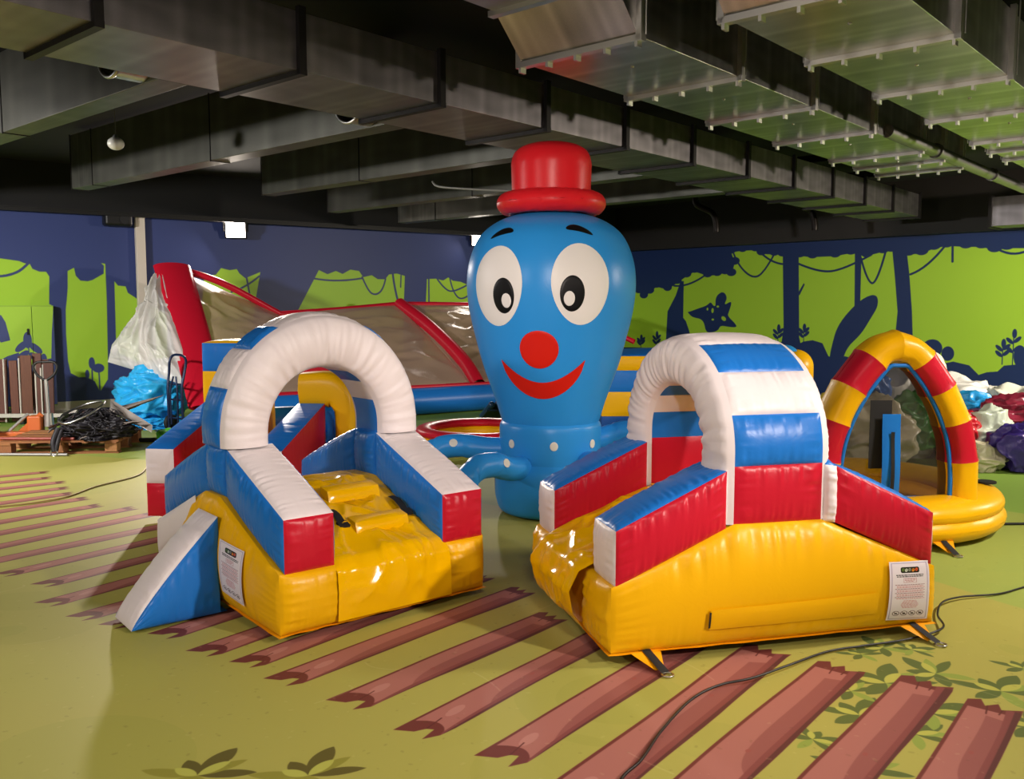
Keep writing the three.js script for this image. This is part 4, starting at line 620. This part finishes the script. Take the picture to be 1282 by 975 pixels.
// ---------------------------------------------------------------- larger inflatables behind
{ // blue, yellow and red castle behind the left slide
  const g = thing('inflatable_castle', 'blue, yellow and red inflatable castle behind the round white arch', 'inflatable', [-2.74, 0, -6.62], 7 * Math.PI / 180 * -1);
  // local x right, z towards the camera; ramp runs back along -z
  const rail = (x0, x1) => {
    const zt = 0, zb = -0.98, c = V((x0 + x1) / 2, 0.35, -0.45);
    panel(g, 'ramp_rail_top', M.blue, quad([x0, 0.55, zt], [x1, 0.55, zt], [x1, 0.80, zb], [x0, 0.80, zb]), { b: 0.015, w: 0.004, c });
    for (const x of [x0, x1]) panel(g, 'ramp_rail_side', M.red, quad([x, 0.04, zt], [x, 0.3, zb], [x, 0.80, zb], [x, 0.55, zt]), { b: 0.012, w: 0.004, c });
    panel(g, 'ramp_rail_end', M.white, quad([x0, 0.29, zt], [x1, 0.29, zt], [x1, 0.55, zt], [x0, 0.55, zt]), { b: 0.016, w: 0.006, c });
    panel(g, 'ramp_rail_end', M.red, quad([x0, 0.04, zt], [x1, 0.04, zt], [x1, 0.29, zt], [x0, 0.29, zt]), { b: 0.016, w: 0.006, c });
  };
  rail(0, 0.22); rail(0.83, 1.06);
  const bc = V(0.5, 0.2, -0.6);
  panel(g, 'ramp', M.yellow, quad([0.2, 0.1, -0.02], [0.85, 0.1, -0.02], [0.85, 0.45, -0.98], [0.2, 0.45, -0.98]), { b: 0.02, w: 0.004, c: V(0.5, -1, -0.5) });
  panel(g, 'ramp_front', M.yellow, quad([0.2, 0.02, 0], [0.85, 0.02, 0], [0.85, 0.1, -0.02], [0.2, 0.1, -0.02]), { b: 0.01, w: 0, c: bc });
  // platform behind the ramp
  const pc = V(0.55, 0.2, -1.5), o = { b: 0.03, w: 0.005, c: pc };
  panel(g, 'platform_top', M.blue, quad([-0.15, 0.45, -0.98], [1.25, 0.45, -0.98], [1.25, 0.45, -2.2], [-0.15, 0.45, -2.2]), o);
  panel(g, 'platform_side', M.blue, quad([-0.15, 0.02, -0.98], [-0.15, 0.02, -2.2], [-0.15, 0.45, -2.2], [-0.15, 0.45, -0.98]), o); panel(g, 'platform_side', M.blue, quad([1.25, 0.02, -0.98], [1.25, 0.02, -2.2], [1.25, 0.45, -2.2], [1.25, 0.45, -0.98]), o);
  panel(g, 'platform_side', M.blue, quad([-0.15, 0.02, -0.98], [1.25, 0.02, -0.98], [1.25, 0.45, -0.98], [-0.15, 0.45, -0.98]), o);
  // striped tower wall on the left
  const tw = (x0, x1, z0, z1, ys, mats, nm) => { for (let i = 0; i < ys.length - 1; i++) { const c = V((x0 + x1) / 2, (ys[i] + ys[i + 1]) / 2, (z0 + z1) / 2), a = ys[i], b = ys[i + 1]; const f = { b: 0.02, w: 0.005, f: 16, c };
    panel(g, nm, mats[i], quad([x0, a, z1], [x1, a, z1], [x1, b, z1], [x0, b, z1]), f); panel(g, nm, mats[i], quad([x0, a, z0], [x0, a, z1], [x0, b, z1], [x0, b, z0]), f); panel(g, nm, mats[i], quad([x1, a, z0], [x1, a, z1], [x1, b, z1], [x1, b, z0]), f); panel(g, nm, mats[i], quad([x0, a, z0], [x1, a, z0], [x1, b, z0], [x0, b, z0]), f); }
    const t = ys[ys.length - 1]; panel(g, nm, M.yellow, quad([x0, t, z1], [x1, t, z1], [x1, t, z0], [x0, t, z0]), { b: 0.03, w: 0.005, c: V((x0 + x1) / 2, t - 0.3, (z0 + z1) / 2) }); };
  tw(-0.02, 0.50, -1.28, -1.0, [0.45, 0.78, 1.06, 1.30], [M.yellow, M.yellow, M.blue], 'tower_panel');
  // yellow arch bent like an upturned L on the right
  const Lp = [[0.84, 0.905], [1.06, 0.912], [1.16, 0.88], [1.215, 0.78], [1.225, 0.6], [1.225, 0.40]], lc = new THREE.CatmullRomCurve3(Lp.map(p => V(p[0], p[1], 0)));
  { const sq = x => Math.sign(x) * Math.pow(Math.abs(x), 0.55), fr = t => { const T = lc.getTangent(t); return V(-T.y, T.x, 0); };
    const surf = (u, v) => { const p = lc.getPoint(v), n = fr(v), a = u * Math.PI * 2, k = lerp(0.145, 0.09, clamp((v - 0.3) / 0.4, 0, 1)); return p.addScaledVector(n, k * sq(Math.cos(a))).add(V(0, 0, -1.1 + 0.15 * sq(Math.sin(a)))); };
    part('arch_beam', panelGeo(surf, { b: 0.004, w: 0.004, pu: 0, cell: 0.016 }), M.yellow, g);
    part('arch_end', new THREE.SphereGeometry(1, 20, 14).scale(0.03, 0.14, 0.14).translate(0.84, 0.905, -1.1), M.yellow, g); }
  panel(g, 'arch_inner_side', M.blue, quad([1.08, 0.42, -0.97], [1.15, 0.42, -0.95], [1.15, 0.74, -0.95], [1.08, 0.74, -0.97]), { b: 0.01, w: 0.006, f: 18, c: bc });
  // low blue back wall with dark red cap
  const bw = { b: 0.03, w: 0.005, c: V(0.55, 0.5, -1.2), flip: true };
  panel(g, 'back_wall', M.blue, quad([0.45, 0.45, -2.1], [1.2, 0.45, -2.1], [1.2, 0.93, -2.1], [0.45, 0.93, -2.1]), bw); panel(g, 'back_wall', M.red, quad([0.45, 0.93, -2.1], [1.2, 0.93, -2.1], [1.2, 1.08, -2.1], [0.45, 1.08, -2.1]), bw);
  part('bolster', new THREE.CapsuleGeometry(0.13, 0.6, 8, 18).rotateZ(Math.PI / 2).rotateY(0.5).translate(0.62, 0.58, -1.55), M.blue, g);
}
{ // striped blue and yellow wall behind the octopus
  const g = thing('striped_inflatable', 'wide inflatable wall with blue and yellow stripes behind the tunnel arch', 'inflatable', [2.15, 0, -10.2], 0.03);
  const ys = [0.02, 0.386, 0.66, 0.90, 1.06], ms = [M.blueDeep, M.yellow, M.blue, M.yellow];
  for (let i = 0; i < 4; i++) { const a = ys[i], b = ys[i + 1], x = 1.15, c = V(0, (a + b) / 2, -0.4), o = { b: 0.02, w: 0.004, c, cell: 0.025 };
    panel(g, 'stripe_panel', ms[i], quad([-x, a, 0.2], [x, a, 0.2], [x, b, 0.2], [-x, b, 0.2]), o); panel(g, 'stripe_panel', ms[i], quad([-x, a, -1], [-x, a, 0.2], [-x, b, 0.2], [-x, b, -1]), o); panel(g, 'stripe_panel', ms[i], quad([x, a, -1], [x, a, 0.2], [x, b, 0.2], [x, b, -1]), o); }
  panel(g, 'top_panel', M.blue, quad([-1.15, 1.06, 0.2], [1.15, 1.06, 0.2], [1.15, 1.06, -1], [-1.15, 1.06, -1]), { b: 0.07, w: 0.005, c: V(0, 0, 0), cell: 0.03 });
  part('corner_bolster', new THREE.CapsuleGeometry(0.2, 0.72, 10, 24).translate(1.06, 0.57, 0.1), M.yellow, g); part('corner_cap', new THREE.SphereGeometry(0.15, 24, 12, 0, 7, 0, 1).translate(0.95, 1.03, 0.1), M.blueLight, g);
}
{ // paddling pool
  const g = thing('ball_pool_ring', 'low round inflatable pool of red over yellow rings behind the octopus arms', 'inflatable pool', [-0.35, 0, -10.4]);
  const rg = (R, y, r, ry, n, sd) => panelGeo((u, v) => { const a = u * Math.PI * 2, b = v * Math.PI * 2, k = 1 + 0.05 * ridge(a * 4, b + sd, sd); return V(Math.sin(a) * (R + Math.cos(b) * r * k), y + Math.sin(b) * ry * k, Math.cos(a) * (R + Math.cos(b) * r * k)); }, { b: 0, w: 0, cell: 0.03, max: 140 });
  part('lower_ring', rg(0.66, 0.075, 0.085, 0.075, 0, 2), M.yellow, g); part('upper_ring', rg(0.68, 0.175, 0.10, 0.055, 0, 7), M.red, g); part('pool_floor', new THREE.CylinderGeometry(0.66, 0.66, 0.02, 40).translate(0, 0.02, 0), M.yellow, g);
}
{ // folded ribbed mats and a green ball beside the octopus
  const g = thing('ribbed_mat', 'dark blue ribbed mat leaning behind the octopus neck', 'mat', [-0.15, 0, -12.2], 0.3);
  for (let i = 0; i < 5; i++) part('rib', new THREE.CapsuleGeometry(0.045, 0.5, 6, 12).rotateX(1.15).translate(-0.2 + i * 0.095, 0.20 + i * 0.02, 0), std('#173a58', 0.35), g);
  part('backing', box(0.5, 0.03, 0.55, 0, 0.12, -0.02).rotateX(-0.4).translate(0, 0.02, 0), std('#12303f', 0.5), g);
  solo('green_ball', new THREE.SphereGeometry(0.1, 24, 16).translate(0.08, 0.1, -11.7), pvc('#1f9a4a', 0.35), 'green play ball on the floor behind the octopus neck', 'ball');
}
// ---------------------------------------------------------------- red framed tent with clear sides
const film = new THREE.MeshPhysicalMaterial({ color: '#ebe8e2', roughness: 0.26, transmission: 0.32, thickness: 0, side: THREE.DoubleSide, bumpMap: grain, bumpScale: 0.004 });
const tentFilm = new THREE.MeshPhysicalMaterial({ color: '#d0b29c', roughness: 0.24, transmission: 0.42, thickness: 0, side: THREE.DoubleSide, bumpMap: grain, bumpScale: 0.004 });
{
  const g = thing('inflatable_tent', 'large inflatable tent with red beams, clear film sides and blue base tube', 'inflatable');
  const F0 = [-4.06, -11.6], fd = [0.842, -0.54], at = k => [F0[0] + fd[0] * k, F0[1] + fd[1] * k];
  const T = k => { const [x, z] = at(k); return [x, 0.40, z]; };
  const apex1 = [-5.0, 2.2, -13.1], dip = [-3.62, 1.50, -14.0], apex2 = [-1.95, 1.66, -15.5], apex3 = [0.5, 1.62, -16.4], end = [2.15, 1.0, -15.75];
  const beam = (name, pts, r, mat = M.red) => part(name, tube(pts, r, 40, 14), mat, g);
  beam('base_tube', [T(0.05), T(2), T(4), T(7)].map(p => [p[0], 0.21, p[2]]), 0.205, M.blue);
  const bt = at(7), bk = [bt[0] - 0.2, bt[1] - 2.2]; beam('base_tube', [[bt[0], 0.21, bt[1]], [bt[0] + 0.5, 0.21, bt[1] - 1.2]], 0.205, M.blue);
  { // wide flat red leg beam with a seam
    const A = V(...apex1), B = V(-4.02, 0.3, -11.62);
    const s = V(0.84, 0.0, -0.54); panel(g, 'leg_beam', M.red, (u, v) => A.clone().lerp(B, v).addScaledVector(s, (u - 0.35) * 0.52).add(V(0, 0.06 * Math.sin(v * 3.1), 0.05)), { b: 0.07, w: 0.006, c: V(-3, 0, -16), pv: 0, cell: 0.03 });
    panel(g, 'leg_beam', M.red, (u, v) => A.clone().lerp(B, v).addScaledVector(s, (u - 0.35) * 0.52).add(V(0, 0.06 * Math.sin(v * 3.1), 0.05)), { b: -0.07, w: 0.004, c: V(-3, 0, -16), pv: 0, cell: 0.04 });
  }
  beam('ridge_beam', [apex1, [-4.4, 2.0, -13.4], dip], 0.05); beam('ridge_beam', [dip, [-2.8, 1.57, -14.8], apex2], 0.045);
  beam('ridge_beam', [apex2, [-0.7, 1.65, -16], apex3, [1.4, 1.35, -16.1], end], 0.045);
  beam('rib_beam', [apex2, [-1.35, 1.25, -14.95], [-0.75, 0.72, -14.25], [T(4.2)[0], 0.40, T(4.2)[2]]], 0.115); beam('rib_beam', [dip, [-3.5, 1.2, -13.7], [-3.3, 0.8, -13.0]], 0.03); beam('rib_beam', [apex3, [1.0, 1.0, -15.9], [T(6.6)[0], 0.4, T(6.6)[2]]], 0.11); beam('hem_beam', [T(0.3), T(2.5), T(4.4), T(6.8)].map(p => [p[0], 0.415, p[2]]), 0.035);
  const fp = (name, a, b, c, d, cr = 0.035) => panel(g, name, tentFilm, quad(a, b, c, d), { b: 0.05, w: 0.01, crumple: cr, cf: 1.6, an: 0.7, cell: 0.035, max: 80, c: V(-2, -1, -17) });
  fp('film_panel', T(0.3), T(2.0), dip, apex1); fp('film_panel', T(2.0), T(4.1), apex2, dip); fp('film_panel', T(4.1), T(6.6), apex3, apex2, 0.05);
  panel(g, 'film_drape', film, (u, v) => { // clear film hanging off the end
    const Lx = poly([[0, 0], [0.5, 0.32], [0.75, 0.85], [1, 1]])(v);
    const a = V(...apex1), l = [V(-5.12, 2.12, -12.95), V(-5.20, 1.62, -12.7), V(-5.50, 1.08, -12.3), V(-5.52, 0.86, -12.2)], r = [V(-4.98, 2.12, -12.9), V(-4.72, 1.6, -12.45), V(-4.42, 1.05, -12.0), V(-4.18, 0.55, -11.7)];
    const pick = (arr, t) => { const k = t * 3, i = Math.min(2, Math.floor(k)); return arr[i].clone().lerp(arr[i + 1], k - i); };
    return pick(l, v).lerp(pick(r, v), u);
  }, { b: 0.10, w: 0.02, wl: 0.09, f: 9, crumple: 0.11, cf: 2.6, an: 1.9, cell: 0.012, max: 130, c: V(-4.5, 1, -15) }, 'clear crumpled plastic film');
}
{ const m = solo('plastic_bag', bundleGeo(0.44, 0.40, 0.36, 0.30, 2.2, 3.3, -0.85), new THREE.MeshPhysicalMaterial({ color: '#2fb0ee', roughness: 0.2, side: THREE.DoubleSide, bumpMap: grain, bumpScale: 0.004 }), 'bulging bright blue plastic bag under the clear film', 'plastic bag'); m.position.set(-4.88, 0.08, -12.1);
  const k = solo('plastic_sheet', bundleGeo(0.46, 0.10, 0.34, 0.3, 3.4, 8.1, -0.3), new THREE.MeshPhysicalMaterial({ color: '#2ba4e4', roughness: 0.22, bumpMap: grain, bumpScale: 0.004 }), 'flat blue plastic sheet spread on the floor under the blue bag', 'plastic sheet'); k.position.set(-4.86, 0.0, -11.98); }
{ // hand truck
  const g = thing('hand_truck', 'dark blue tubular hand truck standing in front of the blue bag', 'hand truck', [-4.33, 0, -11.45], -0.5); const m = std('#16264a', 0.35, 0.3), tr = 0.017;
  part('frame', merge([tube([[-0.13, 0.05, 0], [-0.13, 0.6, 0], [-0.15, 0.75, -0.04], [-0.19, 0.93, -0.1], [-0.16, 0.98, -0.12], [0.02, 0.98, -0.12], [0.1, 0.93, -0.1], [0.13, 0.75, -0.04], [0.13, 0.6, 0], [0.13, 0.05, 0]], tr, 60, 8)]), m, g);
  for (const y of [0.18, 0.42, 0.62]) part('crossbar', bar([-0.13, y, 0], [0.13, y, 0], 0.013), m, g);
  for (const x of [-0.06, 0.06]) part('brace', tube([[x, 0.1, 0.02], [x, 0.55, 0.02], [x * 0.4, 0.72, 0]], 0.012, 20, 6), m, g);
  part('toe_plate', box(0.34, 0.012, 0.2, 0, 0.03, 0.1), m, g);
  for (const x of [-0.18, 0.18]) part('wheel', merge([new THREE.TorusGeometry(0.075, 0.032, 10, 24).rotateY(Math.PI / 2).translate(x, 0.107, -0.07), new THREE.CylinderGeometry(0.05, 0.05, 0.04, 18).rotateZ(Math.PI / 2).translate(x, 0.107, -0.07)]), std('#131313', 0.7), g);
}
// ---------------------------------------------------------------- cabinet, boards, pallet corner
const woodTex = noiseTex(256, (x, y) => { const v = per(x, y * 0.15, 40, 3) * 26 + per(x, y, 12, 7) * 18; return [clamp(214 + v, 0, 255), clamp(205 + v, 0, 255), clamp(196 + v, 0, 255)]; }, true);
const wood = c => new THREE.MeshStandardMaterial({ color: c, map: woodTex, roughness: 0.6 });
{ // painted cabinet against the wall
  const t = Math.atan2(0.5705, 0.8213), p = d => [2.27 - 0.8213 * d + 0.5705 * 0.01, -19.8 + 0.5705 * d + 0.8213 * 0.01];
  const [x, z] = p(11.6); const g = thing('wall_cabinet', 'green painted utility cabinet with two doors on the blue wall', 'cabinet', [x, 0.15, z], t);
  const wd = 0.9, hh = 1.48; const tx = canvasTex(384, 632, (c, w, h) => { const s = w / wd; c.fillStyle = BLUE; c.fillRect(0, 0, w, h); paintLeft(c, (d, y) => [(12.05 - d) * s, h - (y - 0.15) * s], s); });
  const mt = new THREE.MeshPhysicalMaterial({ map: tx, roughness: 0.45 });
  part('body', box(wd, hh, 0.16, 0, hh / 2, 0.08), std('#8fb73a', 0.5), g);
  const leaf = (x0, x1) => { const b = box(x1 - x0 - 0.008, hh - 0.03, 0.02, (x0 + x1) / 2, hh / 2, 0.172, 0.003); const ps = b.attributes.position, uv = b.attributes.uv; for (let i = 0; i < ps.count; i++) uv.setXY(i, ps.getX(i) / wd + 0.5, ps.getY(i) / hh); return part('door', b, mt, g); };
  const d1 = leaf(-0.45, 0.16); leaf(0.16, 0.45); part('handle', box(0.025, 0.09, 0.03, 0.1, hh - 0.38, 0.195, 0.006), M.strap, d1);
}
{ // dark brown boards standing on end
  const cols = ['#7a4a3c', '#875442', '#683c31', '#80513a'].map(wood), pale = std('#cfc8bd', 0.5), dark = std('#2a2b2d', 0.5, 0.5);
  const X = u => (u - 641) / 1120 * 12.4;
  [[2, 451, 12], [14, 453, 9], [21, 448, 9], [34, 446, 12], [43, 444, 10], [51, 452, 9], [60, 455, 12], [-10, 450, 12]].forEach(([u, top, w], i) => {
    const h = 1.6 - (top - 385) / 1120 * 12.4, z = -12.35 - (i % 3) * 0.09, wd = w / 1120 * 12.4; const labs = ['broad brown board leaning in front of the cabinet door edge', 'short brown board standing beside a white batten', 'narrow brown board standing between two white battens', 'broad brown board standing behind the black loop handle', 'tallest brown board in the bundle, behind the loop handle', 'slim brown board standing right behind the pallet truck shaft', 'brown board at the end of the bundle beside the bare blue wall', 'brown board at the outer end of the low rack'];
    const m = solo('wooden_board', box(wd, h, 0.045, 0, h / 2, 0, 0.004), cols[i % 4], labs[i], 'board', 'boards standing by the cabinet'); m.position.set(X(u), 0.02, z); m.rotation.set((i % 2 ? 0.02 : -0.015), 0.3, (i % 3 - 1) * 0.012);
  });
  [[9, 451], [28, 450], [48, 456], [55, 462]].forEach(([u, top], i) => { const h = 1.6 - (top - 385) / 1120 * 12.3; const m = solo('white_batten', box(0.018, h, 0.02, 0, h / 2, 0, 0.003), pale, ['thin white batten beside the broad board by the cabinet door edge', 'thin white batten beside the narrow brown board', 'thin white batten left of the pallet truck shaft', 'shortest thin white batten, by the last brown board'][i], 'batten', 'battens among the boards'); m.position.set(X(u), 0.02, -12.29); });
  const r = thing('board_rack', 'low dark rack under the standing brown boards', 'rack', [-6.75, 0, -12.4], 0.05); part('beam', box(1.1, 0.05, 0.05, 0, 0.12, 0.16), pale, r); part('beam', box(1.1, 0.05, 0.05, 0, 0.12, -0.28), pale, r); for (const x of [-0.5, 0, 0.5]) part('foot', box(0.05, 0.1, 0.5, x, 0.05, -0.06), dark, r);
}
{ // pallet truck
  const g = thing('pallet_truck', 'orange pallet truck with black loop handle beside the pallet', 'pallet truck', [-5.75, 0, -11.0], 0.15); const or = std('#c8652c', 0.45), gr = std('#b9b6b0', 0.35, 0.7), bk = std('#141414', 0.5);
  part('handle_loop', tube([[0.0, 0.70, 0], [-0.1, 0.78, 0.0], [-0.135, 0.88, 0], [-0.1, 0.925, 0], [0, 0.935, 0], [0.1, 0.93, 0], [0.135, 0.88, 0], [0.1, 0.78, 0], [0.0, 0.70, 0]], 0.016, 60, 8), bk, g);
  part('shaft', merge([bar([0.02, 0.26, 0.02], [0, 0.72, 0], 0.022, 10), bar([-0.03, 0.72, 0], [-0.03, 0.9, 0], 0.008, 6)]), gr, g);
  part('pump', new THREE.CylinderGeometry(0.05, 0.06, 0.16, 16).translate(0.02, 0.22, 0.02), gr, g); part('brace', bar([-0.2, 0.3, 0.06], [-0.42, 0.06, 0.25], 0.02, 8), gr, g);
  part('head_frame', merge([box(0.16, 0.2, 0.16, -0.12, 0.18, 0.05, 0.02), beamBox([-0.05, 0.30, 0.05], [-0.3, 0.06, 0.12], 0.05, 0.06)]), or, g);
  part('battery_cover', merge([box(0.34, 0.2, 0.3, -0.62, 0.20, 0.55, 0.03), box(0.2, 0.08, 0.28, -0.68, 0.32, 0.55, 0.02)]), or, g);
  for (const z of [0.25, 0.7]) part('fork', box(1.1, 0.05, 0.14, -0.6, 0.085, z, 0.01), or, g);
  for (const x of [-0.07, 0.07]) part('wheel', new THREE.CylinderGeometry(0.08, 0.08, 0.05, 20).rotateZ(Math.PI / 2).translate(x, 0.08, 0.05), bk, g);
  for (const z of [0.25, 0.7]) part('load_wheel', new THREE.CylinderGeometry(0.04, 0.04, 0.09, 16).rotateX(Math.PI / 2).translate(-1.0, 0.04, z), bk, g);
}
{ // wooden pallet with a heap of black netting
  const g = thing('wooden_pallet', 'low wooden pallet under the heap of black netting', 'pallet', [-5.02, 0, -10.15], 0.12), wm = [wood('#b07a4c'), wood('#c08a58'), wood('#a56e44')];
  for (let i = 0; i < 3; i++) for (let k = 0; k < 3; k++) part('block', box(0.13, 0.09, 0.13, -0.55 + k * 0.55, 0.065, -0.4 + i * 0.4, 0.004), wm[(i + k) % 3], g);
  for (let i = 0; i < 3; i++) part('skid_board', box(1.25, 0.02, 0.11, 0, 0.01, -0.4 + i * 0.4), wm[i], g);
  for (let k = 0; k < 3; k++) part('stringer_board', box(0.12, 0.02, 0.95, -0.55 + k * 0.55, 0.12, 0), wm[k], g);
  for (let i = 0; i < 6; i++) part('deck_board', box(1.27, 0.02, 0.11, 0, 0.14, -0.42 + i * 0.168), wm[i % 3], g);
  for (let i = 0; i < 2; i++) { const m = solo('steel_bar', bar([-0.9, 0, 0], [0.05, 0, 0.02], 0.017, 10), std(i ? '#8f8d89' : '#8e4034', 0.5, i ? 0.5 : 0), ['rust red bar lying along the near edge of the pallet', 'bright steel bar lying along the near edge of the pallet'][i], 'bar'); m.position.set(-4.85, i ? 0.018 : 0.168, i ? -9.58 : -9.74); }
  const netMat = std('#17131a', 0.6), gn = thing('netting_heap', 'heap of black netting with hanging cords on the wooden pallet', 'netting', [-4.66, 0.15, -10.0]);
  part('net_bulk', bundleGeo(0.40, 0.19, 0.34, 0.3, 4.5, 2.2, -0.45), netMat, gn);
  const strands = []; for (let i = 0; i < 46; i++) { const a = rr(0, 6.28), r0 = rr(0.05, 0.2), pts = []; for (let k = 0; k < 6; k++) { const r = r0 + k * 0.055, an = a + rr(-0.35, 0.35); pts.push([Math.cos(an) * r * 1.1, 0.29 - 0.5 * r * r - k * 0.022 + rr(0.0, 0.045), Math.sin(an) * r * 0.9]); } strands.push(tube(pts, rr(0.004, 0.009), 18, 5)); }
  part('cord', merge(strands), netMat, gn); part('hanging_loop', merge([tube([[-0.28, 0.14, 0.34], [-0.3, 0.0, 0.42], [-0.28, -0.1, 0.44]], 0.03, 16, 8), tube([[-0.24, 0.12, 0.34], [-0.25, 0.0, 0.42], [-0.26, -0.09, 0.44]], 0.022, 16, 8)]), netMat, gn);
  part('ring', new THREE.TorusGeometry(0.035, 0.008, 8, 24).translate(-0.28, -0.11, 0.45), M.steel, gn);
  const hoop = solo('steel_hoop', tube([[-0.25, 0.0, 0.2], [-0.27, 0.06, 0.02], [-0.1, 0.15, -0.14], [0.12, 0.19, -0.1], [0.16, 0.15, 0.06], [0.04, 0.05, 0.2], [-0.14, -0.02, 0.25], [-0.25, 0.0, 0.2]], 0.014, 80, 8), M.steel, 'silver hoop lying on top of the black netting', 'hoop'); hoop.position.set(-4.72, 0.36, -9.93);
  const gv = std('#6b5f56', 0.7); [[[-0.35, 0, -0.35], [-0.05, 0.12, -0.4], [0.5, 0.26, -0.6], [0.1, 0.1, -0.25], 'grey canvas flap sticking up behind the netting'], [[-0.1, -0.14, 0.30], [0.42, 0.03, 0.12], [0.5, 0.02, 0.0], [0.0, -0.08, 0.12], 'grey canvas flap hanging over the near edge of the netting'], [[-0.6, -0.05, 0.0], [-0.3, 0.1, -0.2], [-0.1, 0.16, -0.2], [-0.5, -0.03, 0.16], 'brown canvas flap on the left of the netting']].forEach(([a, b, c, d, lab]) => { const m = solo('canvas_flap', panelGeo(quad(a, b, c, d), { b: 0.03, w: 0.008, cell: 0.03, crumple: 0.02 }), new THREE.MeshStandardMaterial({ color: lab[0] === 'b' ? '#5d4337' : '#7b7068', roughness: 0.75, side: THREE.DoubleSide }), lab, 'canvas flap'); m.position.set(-4.62, 0.31, -9.95); });
  solo('folded_sheet', panelGeo(quad([-0.1, 0.3, -0.15], [0.45, 0.02, 0.05], [0.5, -0.04, 0.2], [0.0, 0.2, 0.1]), { b: 0.02, w: 0.01, cell: 0.03, crumple: 0.02 }), new THREE.MeshStandardMaterial({ color: '#8f8780', roughness: 0.6, side: THREE.DoubleSide }), 'pale grey strip of sheet draped over the right of the netting', 'sheet').position.set(-4.5, 0.26, -10.05);
}
solo('black_plug', merge([box(0.22, 0.05, 0.07, 0, 0.025, 0, 0.02), box(0.12, 0.03, 0.04, -0.16, 0.02, 0, 0.01)]), M.strap, 'black plug lying on the floor between pallet and castle', 'plug').position.set(-4.35, 0, -10.6);
solo('green_cushion', bundleGeo(0.14, 0.14, 0.12, 0.06, 2, 1.2, -0.7), pvc('#49a02c', 0.4), 'small green cushion on the floor behind the white rail end', 'cushion').position.set(-3.95, 0, -10.2);
// ---------------------------------------------------------------- heap of deflated covers
[[[5.2, 0, -10.4], 0.5, 0.47, 0.42, '#e2e2dc', 1, 'white cover bundle at the back of the heap by the green wall'], [[5.14, 0.38, -9.9], 0.22, 0.16, 0.2, '#2a9be0', 2, 'bright blue film bundle in the heap of covers'], [[5.75, 0, -10.0], 0.55, 0.45, 0.4, '#d9dccd', 3, 'cream cover bundle beneath and beyond the maroon one'], [[5.32, 0.30, -9.4], 0.40, 0.22, 0.3, '#86233a', 4, 'shiny maroon cover crumpled on top of the heap'],
 [[4.82, 0.0, -9.15], 0.32, 0.36, 0.3, '#cbd8c6', 5, 'pale mint cover bundle at the front of the heap'], [[4.98, 0.02, -8.72], 0.26, 0.29, 0.24, '#3b2a7e', 6, 'purple cover rolled up at the front of the heap'], [[4.62, 0, -8.72], 0.22, 0.17, 0.16, '#cfc9a8', 7, 'flat cream cover on the floor beside the purple roll'], [[4.52, 0.24, -9.05], 0.2, 0.2, 0.2, '#c9182a', 8, 'red cover bundle squeezed behind the pod arch'],
 [[4.3, 0, -9.8], 0.5, 0.60, 0.45, '#dad8ce', 9, 'white folded cover seen through the pod net door'], [[3.5, 0, -8.75], 0.42, 0.44, 0.36, '#cdc3a4', 10, 'cream folded cover seen low through the pod net door'], [[3.8, 0.5, -9.6], 0.24, 0.28, 0.25, '#2f64a8', 11, 'blue folded cover seen high through the pod net door'], [[3.45, 0.36, -9.1], 0.3, 0.22, 0.26, '#d9b833', 12, 'yellow folded cover seen through the pod net door'], [[4.02, 0.2, -8.95], 0.26, 0.32, 0.25, '#3c7a3a', 13, 'green folded cover seen through the pod net door'], [[5.65, 0, -9.0], 0.4, 0.34, 0.34, '#5e2440', 14, 'dull plum cover heaped beyond the purple roll']].forEach(([p, rx, ry, rz, col, sd, label]) => {
  const m = solo('deflated_cover', bundleGeo(rx, ry, rz, 0.36, 1.5, sd * 3.7, -0.7), new THREE.MeshPhysicalMaterial({ color: col, roughness: 0.3, bumpMap: grain, bumpScale: 0.003 }), label, 'cover', 'heap of deflated covers'); m.position.set(...p);
});
// ---------------------------------------------------------------- cables
solo('power_cable', tube([[0.3, 0.008, -2.7], [0.38, 0.008, -2.92], [0.45, 0.008, -3.02], [0.57, 0.008, -3.26], [0.75, 0.01, -3.54], [0.89, 0.012, -3.66], [1.02, 0.02, -3.70], [1.21, 0.02, -3.83], [1.48, 0.012, -4.03], [1.65, 0.012, -4.09], [1.92, 0.014, -4.18], [2.12, 0.03, -4.28], [2.2, 0.02, -4.50], [2.3, 0.03, -4.66], [2.45, 0.02, -4.78], [2.72, 0.01, -4.87], [3.0, 0.008, -5.03], [3.6, 0.008, -5.2]], 0.0055, 200, 8), M.cable, 'black power cable snaking over the floor past the yellow long side', 'cable');
solo('power_cable', tube([[3.3, 0.01, -6.3], [3.5, 0.012, -6.45], [3.9, 0.008, -6.5], [4.6, 0.008, -6.45]], 0.01, 40, 8), M.cable, 'black power cable running from the pod to the right', 'cable');
solo('floor_hose', tube([[-4.6, 0.008, -7.0], [-4.12, 0.008, -7.08], [-3.79, 0.008, -7.38], [-3.72, 0.008, -7.88], [-3.57, 0.008, -8.38], [-3.66, 0.008, -8.89]], 0.007, 60, 8), std('#b09a62', 0.6), 'thin tan cord lying across the floor left of the castle', 'cord');
renderer.render(scene, camera);
